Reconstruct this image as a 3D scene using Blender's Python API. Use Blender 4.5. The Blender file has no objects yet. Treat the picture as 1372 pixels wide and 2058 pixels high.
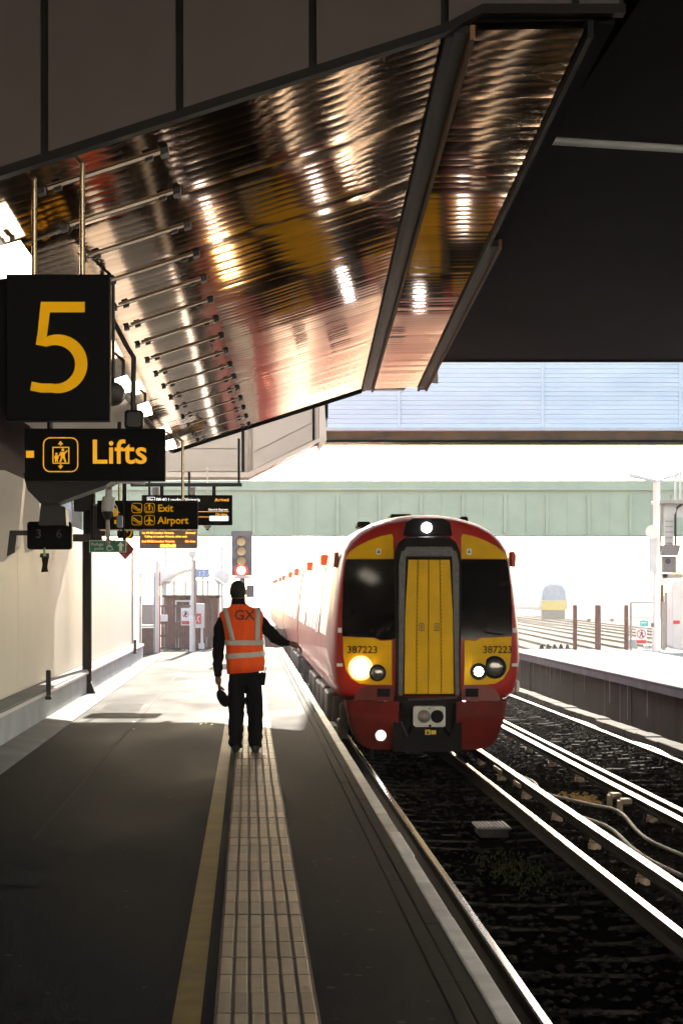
import bpy, bmesh, math, random
from mathutils import Vector, Matrix
R = math.radians
random.seed(7)
scn = bpy.context.scene
COL = scn.collection

# ------------------------------------------------------------------ camera, sky, sun, exposure
EYE = 1.66                       # camera height above the platform (platform top is z = 0)
FPX, VPX, VPY = 4000.0, 499.0, 1193.0
cam_d = bpy.data.cameras.new('camera'); cam = bpy.data.objects.new('camera', cam_d); COL.objects.link(cam)
cam.location = (0, 0, EYE); cam.rotation_euler = (R(90), 0, 0)
cam_d.sensor_fit = 'VERTICAL'; cam_d.sensor_height = 36.0; cam_d.sensor_width = 24.0
cam_d.lens = FPX / 2058 * 36
cam_d.shift_x = (686 - VPX) / 2058; cam_d.shift_y = (VPY - 1029) / 2058
cam_d.clip_start = 0.1; cam_d.clip_end = 5000
scn.camera = cam

SUN_EL, SUN_AZ = 21.3, 3.0      # elevation; azimuth from +Y, negative = towards the left
w = bpy.data.worlds.new('World'); scn.world = w; w.use_nodes = True
nt = w.node_tree; bg = nt.nodes['Background']
sky = nt.nodes.new('ShaderNodeTexSky'); sky.sky_type = 'NISHITA'; sky.sun_disc = False
sky.sun_elevation = R(SUN_EL); sky.sun_rotation = R(SUN_AZ); sky.altitude = 50; sky.air_density = 1.0; sky.dust_density = 2.5
nt.links.new(sky.outputs[0], bg.inputs[0]); bg.inputs[1].default_value = 0.15
sun_d = bpy.data.lights.new('sun', 'SUN'); sun_d.energy = 4.5; sun_d.angle = R(0.5); sun_d.color = (1.0, 0.90, 0.76)
sun = bpy.data.objects.new('sun', sun_d); COL.objects.link(sun)
sdir = Vector((math.sin(R(SUN_AZ)) * math.cos(R(SUN_EL)), math.cos(R(SUN_AZ)) * math.cos(R(SUN_EL)), math.sin(R(SUN_EL))))
sun.rotation_euler = sdir.to_track_quat('Z', 'Y').to_euler(); sun.location = (0, 60, 40)
scn.view_settings.view_transform = 'Standard'; scn.view_settings.look = 'None'
scn.view_settings.gamma = 1.0; scn.view_settings.exposure = 2.0
scn.view_settings.use_curve_mapping = False
scn.render.engine = 'CYCLES'
scn.cycles.use_denoising = True
scn.cycles.max_bounces = 6; scn.cycles.diffuse_bounces = 3; scn.cycles.glossy_bounces = 3
scn.cycles.transmission_bounces = 6; scn.cycles.volume_bounces = 0
scn.cycles.use_adaptive_sampling = True; scn.cycles.adaptive_threshold = 0.02
scn.cycles.sample_clamp_indirect = 8.0
scn.cycles.caustics_reflective = False; scn.cycles.caustics_refractive = False

def P(px, py, Y):                # a measured direction at a chosen true distance -> world point
    return Vector(((px - VPX) * Y / FPX, Y, EYE + (VPY - py) * Y / FPX))

# ------------------------------------------------------------------ materials
def mat(name, col, rough=0.6, metal=0.0, var=0.18, scale=3.0, bump=0.0, bscale=40.0, spec=0.5, coat=0.0,
        rnd=0.0, stretch=None, emit=0.0, ecol=None, rvar=0.1, grime=0.0, gcol=(0.03, 0.025, 0.02)):
    m = bpy.data.materials.new(name); m.use_nodes = True
    n = m.node_tree.nodes; l = m.node_tree.links; b = n['Principled BSDF']
    b.inputs['Metallic'].default_value = metal; b.inputs['Specular IOR Level'].default_value = spec
    b.inputs['Coat Weight'].default_value = coat; b.inputs['Coat Roughness'].default_value = 0.08
    geo = n.new('ShaderNodeNewGeometry'); vec = geo.outputs['Position']
    if stretch:
        mp = n.new('ShaderNodeMapping'); mp.inputs['Scale'].default_value = stretch
        l.new(vec, mp.inputs[0]); vec = mp.outputs[0]
    nz = n.new('ShaderNodeTexNoise'); nz.inputs['Scale'].default_value = scale; nz.inputs['Detail'].default_value = 6
    nz.inputs['Roughness'].default_value = 0.62
    l.new(vec, nz.inputs['Vector'])
    rp = n.new('ShaderNodeMapRange'); rp.inputs['From Min'].default_value = 0.3; rp.inputs['From Max'].default_value = 0.7
    l.new(nz.outputs[0], rp.inputs['Value'])
    mx = n.new('ShaderNodeMix'); mx.data_type = 'RGBA'
    mx.inputs['A'].default_value = tuple(c * (1 - var) for c in col) + (1,)
    mx.inputs['B'].default_value = tuple(min(1, c * (1 + var)) for c in col) + (1,)
    l.new(rp.outputs[0], mx.inputs['Factor']); out = mx.outputs['Result']
    if grime:
        n2 = n.new('ShaderNodeTexNoise'); n2.inputs['Scale'].default_value = scale * 0.45; n2.inputs['Detail'].default_value = 8
        l.new(vec, n2.inputs['Vector'])
        r2 = n.new('ShaderNodeMapRange'); r2.inputs['From Min'].default_value = 0.48; r2.inputs['From Max'].default_value = 0.72
        r2.inputs['To Max'].default_value = grime
        l.new(n2.outputs[0], r2.inputs['Value'])
        m2 = n.new('ShaderNodeMix'); m2.data_type = 'RGBA'; m2.inputs['B'].default_value = tuple(gcol) + (1,)
        l.new(r2.outputs[0], m2.inputs['Factor']); l.new(out, m2.inputs['A']); out = m2.outputs['Result']
    if rnd:
        oi = n.new('ShaderNodeObjectInfo'); r3 = n.new('ShaderNodeMapRange')
        r3.inputs['To Min'].default_value = 1 - rnd; r3.inputs['To Max'].default_value = 1 + rnd
        l.new(oi.outputs['Random'], r3.inputs['Value'])
        m3 = n.new('ShaderNodeVectorMath'); m3.operation = 'SCALE'
        l.new(out, m3.inputs[0]); l.new(r3.outputs[0], m3.inputs['Scale']); out = m3.outputs[0]
    l.new(out, b.inputs['Base Color'])
    rr = n.new('ShaderNodeMapRange'); rr.inputs['To Min'].default_value = max(0.02, rough - rvar); rr.inputs['To Max'].default_value = min(1, rough + rvar)
    l.new(nz.outputs[0], rr.inputs['Value']); l.new(rr.outputs[0], b.inputs['Roughness'])
    if bump:
        n4 = n.new('ShaderNodeTexNoise'); n4.inputs['Scale'].default_value = bscale; n4.inputs['Detail'].default_value = 4
        l.new(vec, n4.inputs['Vector'])
        bp = n.new('ShaderNodeBump'); bp.inputs['Strength'].default_value = bump; bp.inputs['Distance'].default_value = 0.01
        l.new(n4.outputs[0], bp.inputs['Height']); l.new(bp.outputs[0], b.inputs['Normal'])
    if emit:
        b.inputs['Emission Color'].default_value = tuple(ecol or col) + (1,); b.inputs['Emission Strength'].default_value = emit
    return m

def glass(name, tint=(0.8, 0.9, 0.9), alpha=0.25, rough=0.03):
    m = bpy.data.materials.new(name); m.use_nodes = True
    n = m.node_tree.nodes; l = m.node_tree.links; b = n['Principled BSDF']
    b.inputs['Base Color'].default_value = tint + (1,); b.inputs['Roughness'].default_value = rough
    tr = n.new('ShaderNodeBsdfTransparent'); tr.inputs[0].default_value = tint + (1,)
    mx = n.new('ShaderNodeMixShader'); mx.inputs[0].default_value = alpha
    l.new(tr.outputs[0], mx.inputs[1]); l.new(b.outputs[0], mx.inputs[2]); l.new(mx.outputs[0], n['Material Output'].inputs[0])
    return m

M = {}
M['asphalt'] = mat('asphalt', (0.011, 0.0145, 0.019), 0.7, spec=0.007, var=0.4, scale=0.9, bump=0.5, bscale=130, stretch=(1.0, 0.35, 1), grime=0.5, gcol=(0.019, 0.022, 0.025), rvar=0.2)
M['asphalt_b'] = mat('asphalt_edge', (0.022, 0.022, 0.023), 0.75, spec=0.015, var=0.3, scale=2, bump=0.5, bscale=120, rnd=0.12, grime=0.3)
M['tactile'] = mat('tactile_concrete', (0.16, 0.115, 0.078), 0.5, spec=0.05, var=0.3, scale=5, bump=0.35, bscale=160, rnd=0.26, grime=0.35, gcol=(0.14, 0.11, 0.08), rvar=0.15)
M['tactile_dk'] = mat('tactile_groove', (0.12, 0.09, 0.065), 0.8, var=0.25)
M['yellow_paint'] = mat('yellow_line_paint', (0.17, 0.11, 0.02), 0.6, spec=0.04, var=0.25, scale=4, bump=0.3, bscale=120, grime=0.55, gcol=(0.10, 0.075, 0.03))
M['white_paint'] = mat('white_coping_paint', (0.72, 0.72, 0.68), 0.55, spec=0.2, var=0.2, scale=3, bump=0.3, bscale=90, rnd=0.18, grime=0.45, gcol=(0.22, 0.19, 0.15))
M['concrete'] = mat('pale_concrete', (0.24, 0.25, 0.26), 0.8, spec=0.02, var=0.2, scale=1.6, bump=0.4, bscale=50, grime=0.4, gcol=(0.16, 0.16, 0.16))
M['plinth'] = mat('blue_grey_plinth', (0.36, 0.42, 0.45), 0.6, var=0.2, scale=2.2, bump=0.25, bscale=30, grime=0.45, gcol=(0.22, 0.24, 0.25))
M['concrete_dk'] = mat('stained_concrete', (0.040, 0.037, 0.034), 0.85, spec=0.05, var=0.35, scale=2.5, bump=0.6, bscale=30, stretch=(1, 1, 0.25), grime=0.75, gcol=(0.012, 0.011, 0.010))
M['hoarding'] = mat('cream_hoarding', (0.94, 0.89, 0.72), 0.5, spec=0.2, var=0.03, scale=0.8, grime=0.10, gcol=(0.5, 0.45, 0.36))
M['ballast_dk'] = mat('oily_ballast', (0.0035, 0.003, 0.0028), 0.95, spec=0.0, var=0.4, scale=9, bump=1.0, bscale=25)
M['ballast'] = mat('ballast_stone', (0.020, 0.0165, 0.013), 0.9, spec=0.015, var=0.45, scale=9, bump=0.6, bscale=40)
M['ground'] = mat('track_ground', (0.10, 0.082, 0.066), 0.95, spec=0.04, var=0.5, scale=0.4, bump=1.0, bscale=14, grime=0.4)
M['sleeper'] = mat('concrete_sleeper', (0.017, 0.015, 0.013), 0.85, spec=0.01, var=0.35, scale=6, bump=0.5, bscale=60, rnd=0.3, grime=0.6, gcol=(0.008, 0.007, 0.006))
M['steel_top'] = mat('polished_rail_steel', (0.62, 0.60, 0.58), 0.22, metal=1.0, var=0.1, scale=12, rvar=0.06)
M['rust'] = mat('rusty_rail_web', (0.022, 0.014, 0.009), 0.85, spec=0.1, var=0.4, scale=12, bump=0.4)
M['porcelain'] = mat('insulator_and_lit_strip', (0.55, 0.42, 0.28), 0.45, var=0.2)
M['cable'] = mat('grey_cable', (0.30, 0.29, 0.25), 0.6, var=0.25, scale=8)
M['black_metal'] = mat('black_metal', (0.008, 0.008, 0.008), 0.5, var=0.2)
M['dark_steel'] = mat('dark_steel', (0.012, 0.0115, 0.011), 0.6, spec=0.12, var=0.3, grime=0.2)
M['sign_black'] = mat('sign_black', (0.005, 0.005, 0.005), 0.6, spec=0.06, var=0.1, scale=2)
M['sign_yellow'] = mat('sign_yellow', (0.72, 0.37, 0.004), 0.6, spec=0.08, var=0.05, emit=0.05, ecol=(0.9, 0.42, 0.0))
M['sign_yellow_lit'] = mat('sign_yellow_backlit', (0.85, 0.45, 0.01), 0.5, var=0.05, emit=0.12, ecol=(0.95, 0.42, 0.0))
M['brass_tube'] = mat('bronze_tube', (0.42, 0.34, 0.22), 0.28, metal=0.9, var=0.2, scale=6)
M['panel_wall'] = mat('brown_grey_panel', (0.098, 0.083, 0.079), 0.8, spec=0.08, var=0.1, scale=0.9, grime=0.15, gcol=(0.09, 0.07, 0.065), bump=0.05, bscale=200)
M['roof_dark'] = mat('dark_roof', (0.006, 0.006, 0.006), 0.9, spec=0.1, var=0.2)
M['grey_clad'] = mat('grey_cladding', (0.50, 0.48, 0.45), 0.5, var=0.08, scale=1.2)
M['white_clad'] = mat('white_trim', (0.74, 0.70, 0.66), 0.45, var=0.06, grime=0.15, gcol=(0.4, 0.35, 0.3))
M['louvre'] = mat('pale_blue_corrugated_sheet', (0.90, 0.91, 0.90), 0.4, var=0.04, scale=0.6, stretch=(1, 1, 4), grime=0.18, gcol=(0.38, 0.42, 0.44))
M['rust_beam'] = mat('brown_beam', (0.17, 0.085, 0.032), 0.7, var=0.35, scale=2, grime=0.3)
M['green'] = mat('green_girder_paint', (0.42, 0.47, 0.29), 0.55, var=0.10, scale=0.9, grime=0.25, gcol=(0.16, 0.24, 0.18))
M['red'] = mat('train_red', (0.45, 0.018, 0.013), 0.38, spec=0.3, var=0.08, scale=1.5, coat=0.12, grime=0.35, gcol=(0.16, 0.02, 0.015), bump=0.02, bscale=6)
M['red_low'] = mat('train_darker_red', (0.17, 0.009, 0.007), 0.55, spec=0.15, var=0.25, scale=3, grime=0.5, gcol=(0.05, 0.012, 0.01), stretch=(1, 1, 2))  # valance red, darker than the rest of the cab
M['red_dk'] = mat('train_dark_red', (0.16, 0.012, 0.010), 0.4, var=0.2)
M['train_yellow'] = mat('train_yellow', (0.84, 0.49, 0.004), 0.5, spec=0.15, var=0.08, scale=4, coat=0.0, grime=0.12, gcol=(0.35, 0.18, 0.01), bump=0.03)
M['screen'] = mat('dark_windscreen', (0.006, 0.006, 0.007), 0.06, var=0.1, spec=0.25, rvar=0.03)
M['rubber'] = mat('black_rubber', (0.009, 0.009, 0.0095), 0.65, spec=0.12, var=0.25, scale=8)
M['gang_edge'] = mat('scuffed_gangway_edge', (0.06, 0.062, 0.065), 0.45, var=0.5, scale=14)
M['side_glass'] = mat('side_window_glass', (0.02, 0.022, 0.024), 0.08, var=0.1)
M['white_plate'] = mat('coupler_white', (0.62, 0.63, 0.60), 0.5, var=0.12, scale=9, grime=0.25, gcol=(0.3, 0.28, 0.25))
M['roof_grey'] = mat('train_roof', (0.28, 0.25, 0.24), 0.5, var=0.15, grime=0.3)
M['lamp_warm'] = mat('headlight_warm_lit', (1, 0.8, 0.5), 0.3, emit=26.0, ecol=(1, 0.72, 0.36))
M['lamp_halo'] = mat('headlight_halo', (1, 0.6, 0.2), 0.3, emit=1.1, ecol=(1, 0.50, 0.12))  # weak glow standing for the warm halo around the headlight
M['lamp_white'] = mat('headlight_white_lit', (1, 0.95, 0.95), 0.3, emit=16.0, ecol=(1, 0.94, 0.95))
M['lens'] = mat('unlit_lens', (0.20, 0.19, 0.18), 0.12, metal=0.6, var=0.4, scale=40)
M['under'] = mat('underframe_grime', (0.05, 0.04, 0.032), 0.75, var=0.4, scale=6)
M['under_lt'] = mat('underframe_dusty_box', (0.20, 0.16, 0.12), 0.7, var=0.35, scale=6)
M['text_dark'] = mat('number_dark', (0.02, 0.018, 0.016), 0.6)
M['lamp_lit'] = mat('station_lamp_lit', (1, 0.96, 0.88), 0.4, emit=3.0, ecol=(1, 0.88, 0.68))
M['strip_lit'] = mat('strip_diffuser', (0.62, 0.46, 0.32), 0.35, emit=0.02, ecol=(1, 0.70, 0.45))
M['grey_plastic'] = mat('pale_grey_plastic', (0.5, 0.51, 0.51), 0.45, var=0.1)
M['sig_grey'] = mat('signal_head_grey', (0.15, 0.135, 0.14), 0.6, var=0.15)
M['amber'] = mat('signal_amber_lens', (0.75, 0.55, 0.22), 0.3, var=0.1)
M['sig_red'] = mat('signal_red_lit', (1, 0.2, 0.15), 0.3, emit=1.6, ecol=(1, 0.30, 0.26))
M['sig_halo'] = mat('signal_red_halo', (0.8, 0.05, 0.04), 0.3, emit=0.16, ecol=(1, 0.05, 0.03))  # weak red glow standing for the halo around the lit lens
M['sign_green'] = mat('refuge_green', (0.01, 0.20, 0.10), 0.5, var=0.06)
M['white'] = mat('white_sheet', (0.78, 0.78, 0.76), 0.5, var=0.05)
M['maroon'] = mat('maroon_sign', (0.22, 0.012, 0.03), 0.5, var=0.08)
M['led_bg'] = mat('led_board', (0.16, 0.10, 0.07), 0.4, var=0.1)
M['led'] = mat('led_orange', (1, 0.45, 0.08), 0.4, emit=1.3, ecol=(1, 0.38, 0.04))
M['lcd_white'] = mat('screen_white', (0.9, 0.9, 0.9), 0.4, emit=0.35, ecol=(1, 0.98, 0.95))
M['lcd_orange'] = mat('screen_orange', (0.9, 0.4, 0.05), 0.4, emit=0.35, ecol=(1, 0.42, 0.02))
M['blue_sign'] = mat('pale_blue_sign', (0.25, 0.36, 0.62), 0.5)
M['sign_red'] = mat('red_sign', (0.62, 0.03, 0.03), 0.5)
M['sign_teal'] = mat('teal_sign', (0.10, 0.42, 0.42), 0.5)
M['galv'] = mat('galvanised_steel', (0.30, 0.27, 0.25), 0.5, metal=0.3, var=0.2, scale=5)
M['cloth_black'] = mat('black_uniform', (0.007, 0.007, 0.008), 0.85, spec=0.15, var=0.3, scale=12, bump=0.3, bscale=14)
M['skin'] = mat('skin', (0.16, 0.075, 0.05), 0.5, var=0.1)
M['vest'] = mat('orange_vest', (1.0, 0.092, 0.003), 0.8, var=0.22, scale=7, bump=0.6, bscale=9, stretch=(2.2, 1, 0.5))
M['reflective'] = mat('silver_reflective_tape', (0.46, 0.42, 0.38), 0.45, var=0.1, scale=20)
M['hair'] = mat('black_cap', (0.008, 0.008, 0.009), 0.8)
M['leaf'] = mat('moss', (0.035, 0.045, 0.012), 0.8, spec=0.05, var=0.4, scale=20)
M['clear_glass'] = glass('clear_glass')
M['tint_glass'] = glass('tinted_glass', (0.45, 0.42, 0.42), 0.45)

# soffit metal: brushed bronze-tinted sheet with low waves
def soffit_mat():
    m = mat('bronze_soffit_metal', (0.31, 0.188, 0.090), 0.08, metal=1.0, var=0.18, scale=1.3, rvar=0.03, stretch=(0.5, 1.4, 1), rnd=0.22)
    n = m.node_tree.nodes; l = m.node_tree.links; b = n['Principled BSDF']
    geo = n.new('ShaderNodeNewGeometry'); mp = n.new('ShaderNodeMapping'); mp.inputs['Scale'].default_value = (1.6, 4.0, 1)
    nz = n.new('ShaderNodeTexNoise'); nz.inputs['Scale'].default_value = 1.0; nz.inputs['Detail'].default_value = 1.0
    bp = n.new('ShaderNodeBump'); bp.inputs['Strength'].default_value = 0.007; bp.inputs['Distance'].default_value = 0.02
    l.new(geo.outputs['Position'], mp.inputs[0]); l.new(mp.outputs[0], nz.inputs['Vector'])
    l.new(nz.outputs[0], bp.inputs['Height']); l.new(bp.outputs[0], b.inputs['Normal'])
    return m
M['soffit'] = soffit_mat()
M['hut_board'] = mat('brown_board', (0.22, 0.105, 0.085), 0.75, var=0.4, scale=5, spec=0.08, rnd=0.35, stretch=(1, 1, .3))
M['render_pale'] = mat('pale_render', (0.74, 0.72, 0.68), 0.8, var=0.08, scale=0.3)
M['trim'] = mat('dull_bronze_trim', (0.026, 0.022, 0.018), 0.6, spec=0.15, metal=0.0, var=0.3, scale=5, grime=0.3)
M['fence_brown'] = mat('brown_fence', (0.16, 0.085, 0.072), 0.7, var=0.35, scale=6, spec=0.1)
M['sunlit_ballast'] = mat('golden_sunlit_ballast', (0.62, 0.40, 0.12), 0.8, var=0.3, scale=20)  # golden sunlight put into the colour of ballast stones

# ------------------------------------------------------------------ mesh helpers
class MB:
    def __init__(s): s.v = []; s.f = []; s.mi = []; s.cur = 0
    def add(s, vs, fs):
        o = len(s.v); s.v += [tuple(x) for x in vs]; s.f += [tuple(i + o for i in f) for f in fs]; s.mi += [s.cur] * len(fs); return s
    def box(s, x0, x1, y0, y1, z0, z1):
        return s.add([(x0,y0,z0),(x1,y0,z0),(x1,y1,z0),(x0,y1,z0),(x0,y0,z1),(x1,y0,z1),(x1,y1,z1),(x0,y1,z1)],
                     [(0,3,2,1),(4,5,6,7),(0,1,5,4),(1,2,6,5),(2,3,7,6),(3,0,4,7)])
    def cbox(s, x0, x1, y0, y1, z0, z1, c=0.01):   # box with chamfered vertical and front edges
        pts = [(x0+c,z0),(x1-c,z0),(x1,z0+c),(x1,z1-c),(x1-c,z1),(x0+c,z1),(x0,z1-c),(x0,z0+c)]
        return s.prism(pts, y0, y1, c)
    def prism(s, pts, y0, y1, c=0.0):              # polygon in XZ extruded along Y; c = chamfer of the front rim
        n = len(pts)
        if c:
            cx = sum(p[0] for p in pts)/n; cz = sum(p[1] for p in pts)/n
            hx = max(abs(p[0]-cx) for p in pts) or 1; hz = max(abs(p[1]-cz) for p in pts) or 1
            ins = [(cx+(p[0]-cx)*(1-c/hx), cz+(p[1]-cz)*(1-c/hz)) for p in pts]
            vs = [(p[0],y0,p[1]) for p in ins] + [(p[0],y0+c,p[1]) for p in pts] + [(p[0],y1,p[1]) for p in pts]
            fs = [tuple(range(n))] + [(i, n+i, n+(i+1)%n, (i+1)%n) for i in range(n)] + [(n+i, 2*n+i, 2*n+(i+1)%n, n+(i+1)%n) for i in range(n)] + [tuple(range(3*n-1, 2*n-1, -1))]
        else:
            vs = [(p[0],y0,p[1]) for p in pts] + [(p[0],y1,p[1]) for p in pts]
            fs = [tuple(range(n))] + [(i, n+i, n+(i+1)%n, (i+1)%n) for i in range(n)] + [tuple(range(2*n-1, n-1, -1))]
        return s.add(vs, fs)
    def tube(s, pts, r, n=8, cap=True):
        pts = [Vector(p) for p in pts]; rs = r if isinstance(r, (list, tuple)) else [r]*len(pts)
        vs = []; fs = []
        up = None
        for i, p in enumerate(pts):
            t = (pts[min(i+1, len(pts)-1)] - pts[max(i-1, 0)]).normalized()
            a = Vector((0,0,1)) if abs(t.z) < 0.9 else Vector((1,0,0))
            u = t.cross(a).normalized(); v_ = t.cross(u).normalized()
            for k in range(n):
                an = 2*math.pi*k/n; vs.append(p + u*math.cos(an)*rs[i] + v_*math.sin(an)*rs[i])
        for i in range(len(pts)-1):
            for k in range(n):
                fs.append((i*n+k, i*n+(k+1)%n, (i+1)*n+(k+1)%n, (i+1)*n+k))
        if cap:
            fs.append(tuple(range(n-1, -1, -1))); fs.append(tuple((len(pts)-1)*n+k for k in range(n)))
        return s.add(vs, fs)
    def disc(s, cx, cz, r, y0, y1, n=20):
        return s.prism([(cx+r*math.cos(2*math.pi*k/n), cz+r*math.sin(2*math.pi*k/n)) for k in range(n)], y0, y1)
    def ring(s, outer, inner, y0, y1):             # frame between two outlines of equal count, XZ, extruded along Y
        n = len(outer)
        vs = [(p[0],y0,p[1]) for p in outer]+[(p[0],y0,p[1]) for p in inner]+[(p[0],y1,p[1]) for p in outer]+[(p[0],y1,p[1]) for p in inner]
        fs = []
        for i in range(n):
            j = (i+1) % n
            fs += [(i,j,n+j,n+i), (2*n+j,2*n+i,3*n+i,3*n+j), (i,2*n+i,2*n+j,j), (n+i,n+j,3*n+j,3*n+i)]
        return s.add(vs, fs)
    def loft(s, rings, cap0=True, cap1=True, closed=True):
        n = len(rings[0]); vs = [p for r in rings for p in r]; fs = []
        for i in range(len(rings)-1):
            for k in range(n if closed else n-1):
                fs.append((i*n+k, i*n+(k+1)%n, (i+1)*n+(k+1)%n, (i+1)*n+k))
        if cap0: fs.append(tuple(range(n-1,-1,-1)))
        if cap1: fs.append(tuple((len(rings)-1)*n+k for k in range(n)))
        return s.add(vs, fs)
    def mesh(s, name, mats, smooth=None):
        me = bpy.data.meshes.new(name); me.from_pydata(s.v, [], s.f)
        for m in (mats if isinstance(mats, (list, tuple)) else [mats]): me.materials.append(m)
        if any(s.mi): me.polygons.foreach_set('material_index', s.mi)
        bm = bmesh.new(); bm.from_mesh(me); bmesh.ops.recalc_face_normals(bm, faces=bm.faces); bm.to_mesh(me); bm.free()
        if smooth:
            me.polygons.foreach_set('use_smooth', [True]*len(me.polygons)); me.set_sharp_from_angle(angle=R(smooth))
        me.update(); return me
    def build(s, name, mats, parent=None, smooth=None):
        return obj(name, s.mesh(name, mats, smooth), parent)

def obj(name, me, parent=None):
    o = bpy.data.objects.new(name, me); COL.objects.link(o)
    if parent is not None: o.parent = parent; o.matrix_parent_inverse = parent_inv(parent)
    return o
def parent_inv(p):
    m = Matrix.Identity(4); q = p
    chain = []
    while q is not None: chain.append(q); q = q.parent
    for q in reversed(chain): m = m @ q.matrix_parent_inverse @ q.matrix_basis
    return m.inverted()
def tag(o, label=None, cat=None, group=None, kind=None):
    if label: o['label'] = label
    if cat: o['category'] = cat
    if group: o['group'] = group
    if kind: o['kind'] = kind
    return o
def thing(name, label, cat, loc=(0,0,0), group=None):
    o = bpy.data.objects.new(name, None); COL.objects.link(o); o.location = loc; o.empty_display_size = 0.2
    return tag(o, label, cat, group)
def struct(o): o['kind'] = 'structure'; return o

def text(body, size, loc, m, parent, name='lettering', align='LEFT', ext=0.002, yscale=1.0, rotz=0.0, rotx=90, bold=0.0, space=1.0):
    cu = bpy.data.curves.new('t', 'FONT'); cu.body = body; cu.size = size; cu.align_x = align; cu.extrude = ext; cu.resolution_u = 3
    cu.offset = bold; cu.space_character = space
    t = bpy.data.objects.new('t', cu); COL.objects.link(t)
    dg = bpy.context.evaluated_depsgraph_get(); me = bpy.data.meshes.new_from_object(t.evaluated_get(dg))
    bpy.data.objects.remove(t); bpy.data.curves.remove(cu)
    mt = Matrix.Translation(loc) @ Matrix.Rotation(R(rotz), 4, 'Z') @ Matrix.Rotation(R(rotx), 4, 'X') @ Matrix.Diagonal((1, yscale, 1, 1))
    me.transform(mt); me.materials.clear(); me.materials.append(m); me.name = name
    return obj(name, me, parent)
def rrect(x0, x1, z0, z1, r, n=4):
    pts = []
    for cx, cz, a0 in ((x1-r, z0+r, -90), (x1-r, z1-r, 0), (x0+r, z1-r, 90), (x0+r, z0+r, 180)):
        for k in range(n+1):
            a = R(a0 + 90*k/n); pts.append((cx+r*math.cos(a), cz+r*math.sin(a)))
    return pts

ORD = ['first','second','third','fourth','fifth','sixth','seventh','eighth','ninth','tenth','eleventh','twelfth','thirteenth','fourteenth','fifteenth','sixteenth','seventeenth','eighteenth','nineteenth','twentieth']

# ================================================================== THE SETTING
RAIL = -0.915                    # rail head level
b = MB(); b.add([(-900,-60,-1.30),(900,-60,-1.30),(900,2500,-1.30),(-900,2500,-1.30)], [(0,1,2,3)])
struct(b.build('ground', M['ground']))
# ballast bed under the two tracks (slightly uneven sheet)
def sheet(name, x0, x1, y0, y1, nx, ny, z, amp, m):
    b = MB(); vs = []; fs = []
    for j in range(ny+1):
        for i in range(nx+1):
            vs.append((x0+(x1-x0)*i/nx, y0+(y1-y0)*j/ny, z+random.uniform(-amp, amp)))
    for j in range(ny):
        for i in range(nx):
            a = j*(nx+1)+i; fs.append((a, a+1, a+nx+2, a+nx+1))
    b.add(vs, fs); return b.build(name, m)
bed = struct(sheet('track_bed', 1.02, 7.6, 2, 140, 30, 400, -1.115, 0.018, M['ballast_dk']))

# our platform
pf = MB()
pf.box(-3.4, 0.80, -25, 61.5, -0.28, 0.0)
platform = struct(pf.build('platform', M['asphalt']))
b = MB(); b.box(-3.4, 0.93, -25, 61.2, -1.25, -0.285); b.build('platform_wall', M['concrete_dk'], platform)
b = MB(); b.box(-0.295, -0.185, -20, 60, 0.0, 0.004); b.build('yellow_line', M['yellow_paint'], platform)
# tactile paving slabs, 400 mm, with six ribs each
b = MB(); b.cur = 1; b.box(-0.002, 0.412, 0.002, 0.398, 0.001, 0.006); b.cur = 0
for k in range(6):
    x = 0.006 + k*0.0672
    b.add([(x,0.004,0.005),(x+0.058,0.004,0.005),(x+0.058,0.396,0.005),(x,0.396,0.005),
           (x+0.006,0.008,0.012),(x+0.052,0.008,0.012),(x+0.052,0.392,0.012),(x+0.006,0.392,0.012)],
          [(4,5,6,7),(0,1,5,4),(1,2,6,5),(2,3,7,6),(3,0,4,7)])
tme = b.mesh('tactile_slab', [M['tactile'], M['tactile_dk']])
y = 5.0
while y < 60:
    o = obj('tactile_slab', tme, platform); o.location = (-0.132 + random.uniform(-.002,.002), y, random.uniform(-0.001, 0.002)); y += 0.402
# edge: two dark strips and the pale coping stones
b = MB(); b.cbox(0, 0.078, 0, 1.496, -0.25, 0, 0.006); eme = b.mesh('edge_strip', M['asphalt_b'])
b = MB(); b.cbox(0, 0.084, 0, 1.193, -0.22, 0, 0.008); cme = b.mesh('coping_stone', M['white_paint'])
y = 4.0
while y < 60:
    for x in (0.804, 0.885):
        o = obj('edge_strip', eme, platform); o.location = (x, y, 0.003 + random.uniform(-.002, .002))
    y += 1.5
y = 4.2
while y < 60:
    o = obj('coping_stone', cme, platform); o.location = (0.966 + random.uniform(-.003, .003), y, 0.006 + random.uniform(-.003, .003)); y += 1.2
# joint between surfacing passes on the left of the platform
b = MB(); b.box(-1.46, -1.44, 4, 60, 0.0, 0.003); b.build('surface_joint', M['asphalt_b'], platform)
M['patch'] = mat('asphalt_patch', (0.0165, 0.020, 0.0245), 0.75, var=0.35, scale=3, bump=0.5, bscale=110, spec=0.007, rnd=0.15)
for x0, x1, y0, y1 in ((-1.9,-1.2,11.2,13.4),(-2.1,-1.55,27.5,30.0)):
    b = MB(); b.add([(x0+.03,y0,.004),(x1,y0+.06,.004),(x1-.02,y1,.004),(x0,y1-.05,.004),(x0,y0+.5,.004)], [(0,1,2,3,4)]); b.build('repair_patch', M['patch'], platform)
b = MB()
for k in range(150):
    x = random.choice([random.uniform(-2.2,-.35), random.uniform(.32,.78)]); yy = random.uniform(7,30); r = random.uniform(.008,.022)
    b.add([(x+r*math.cos(2*math.pi*i/7), yy+r*1.2*math.sin(2*math.pi*i/7), .0035) for i in range(7)], [tuple(range(7))])
gm = b.build('gum_spots', mat('old_gum', (0.045, 0.045, 0.045), 0.8, spec=0.02, var=0.4), platform); gm['kind'] = 'stuff'
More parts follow.
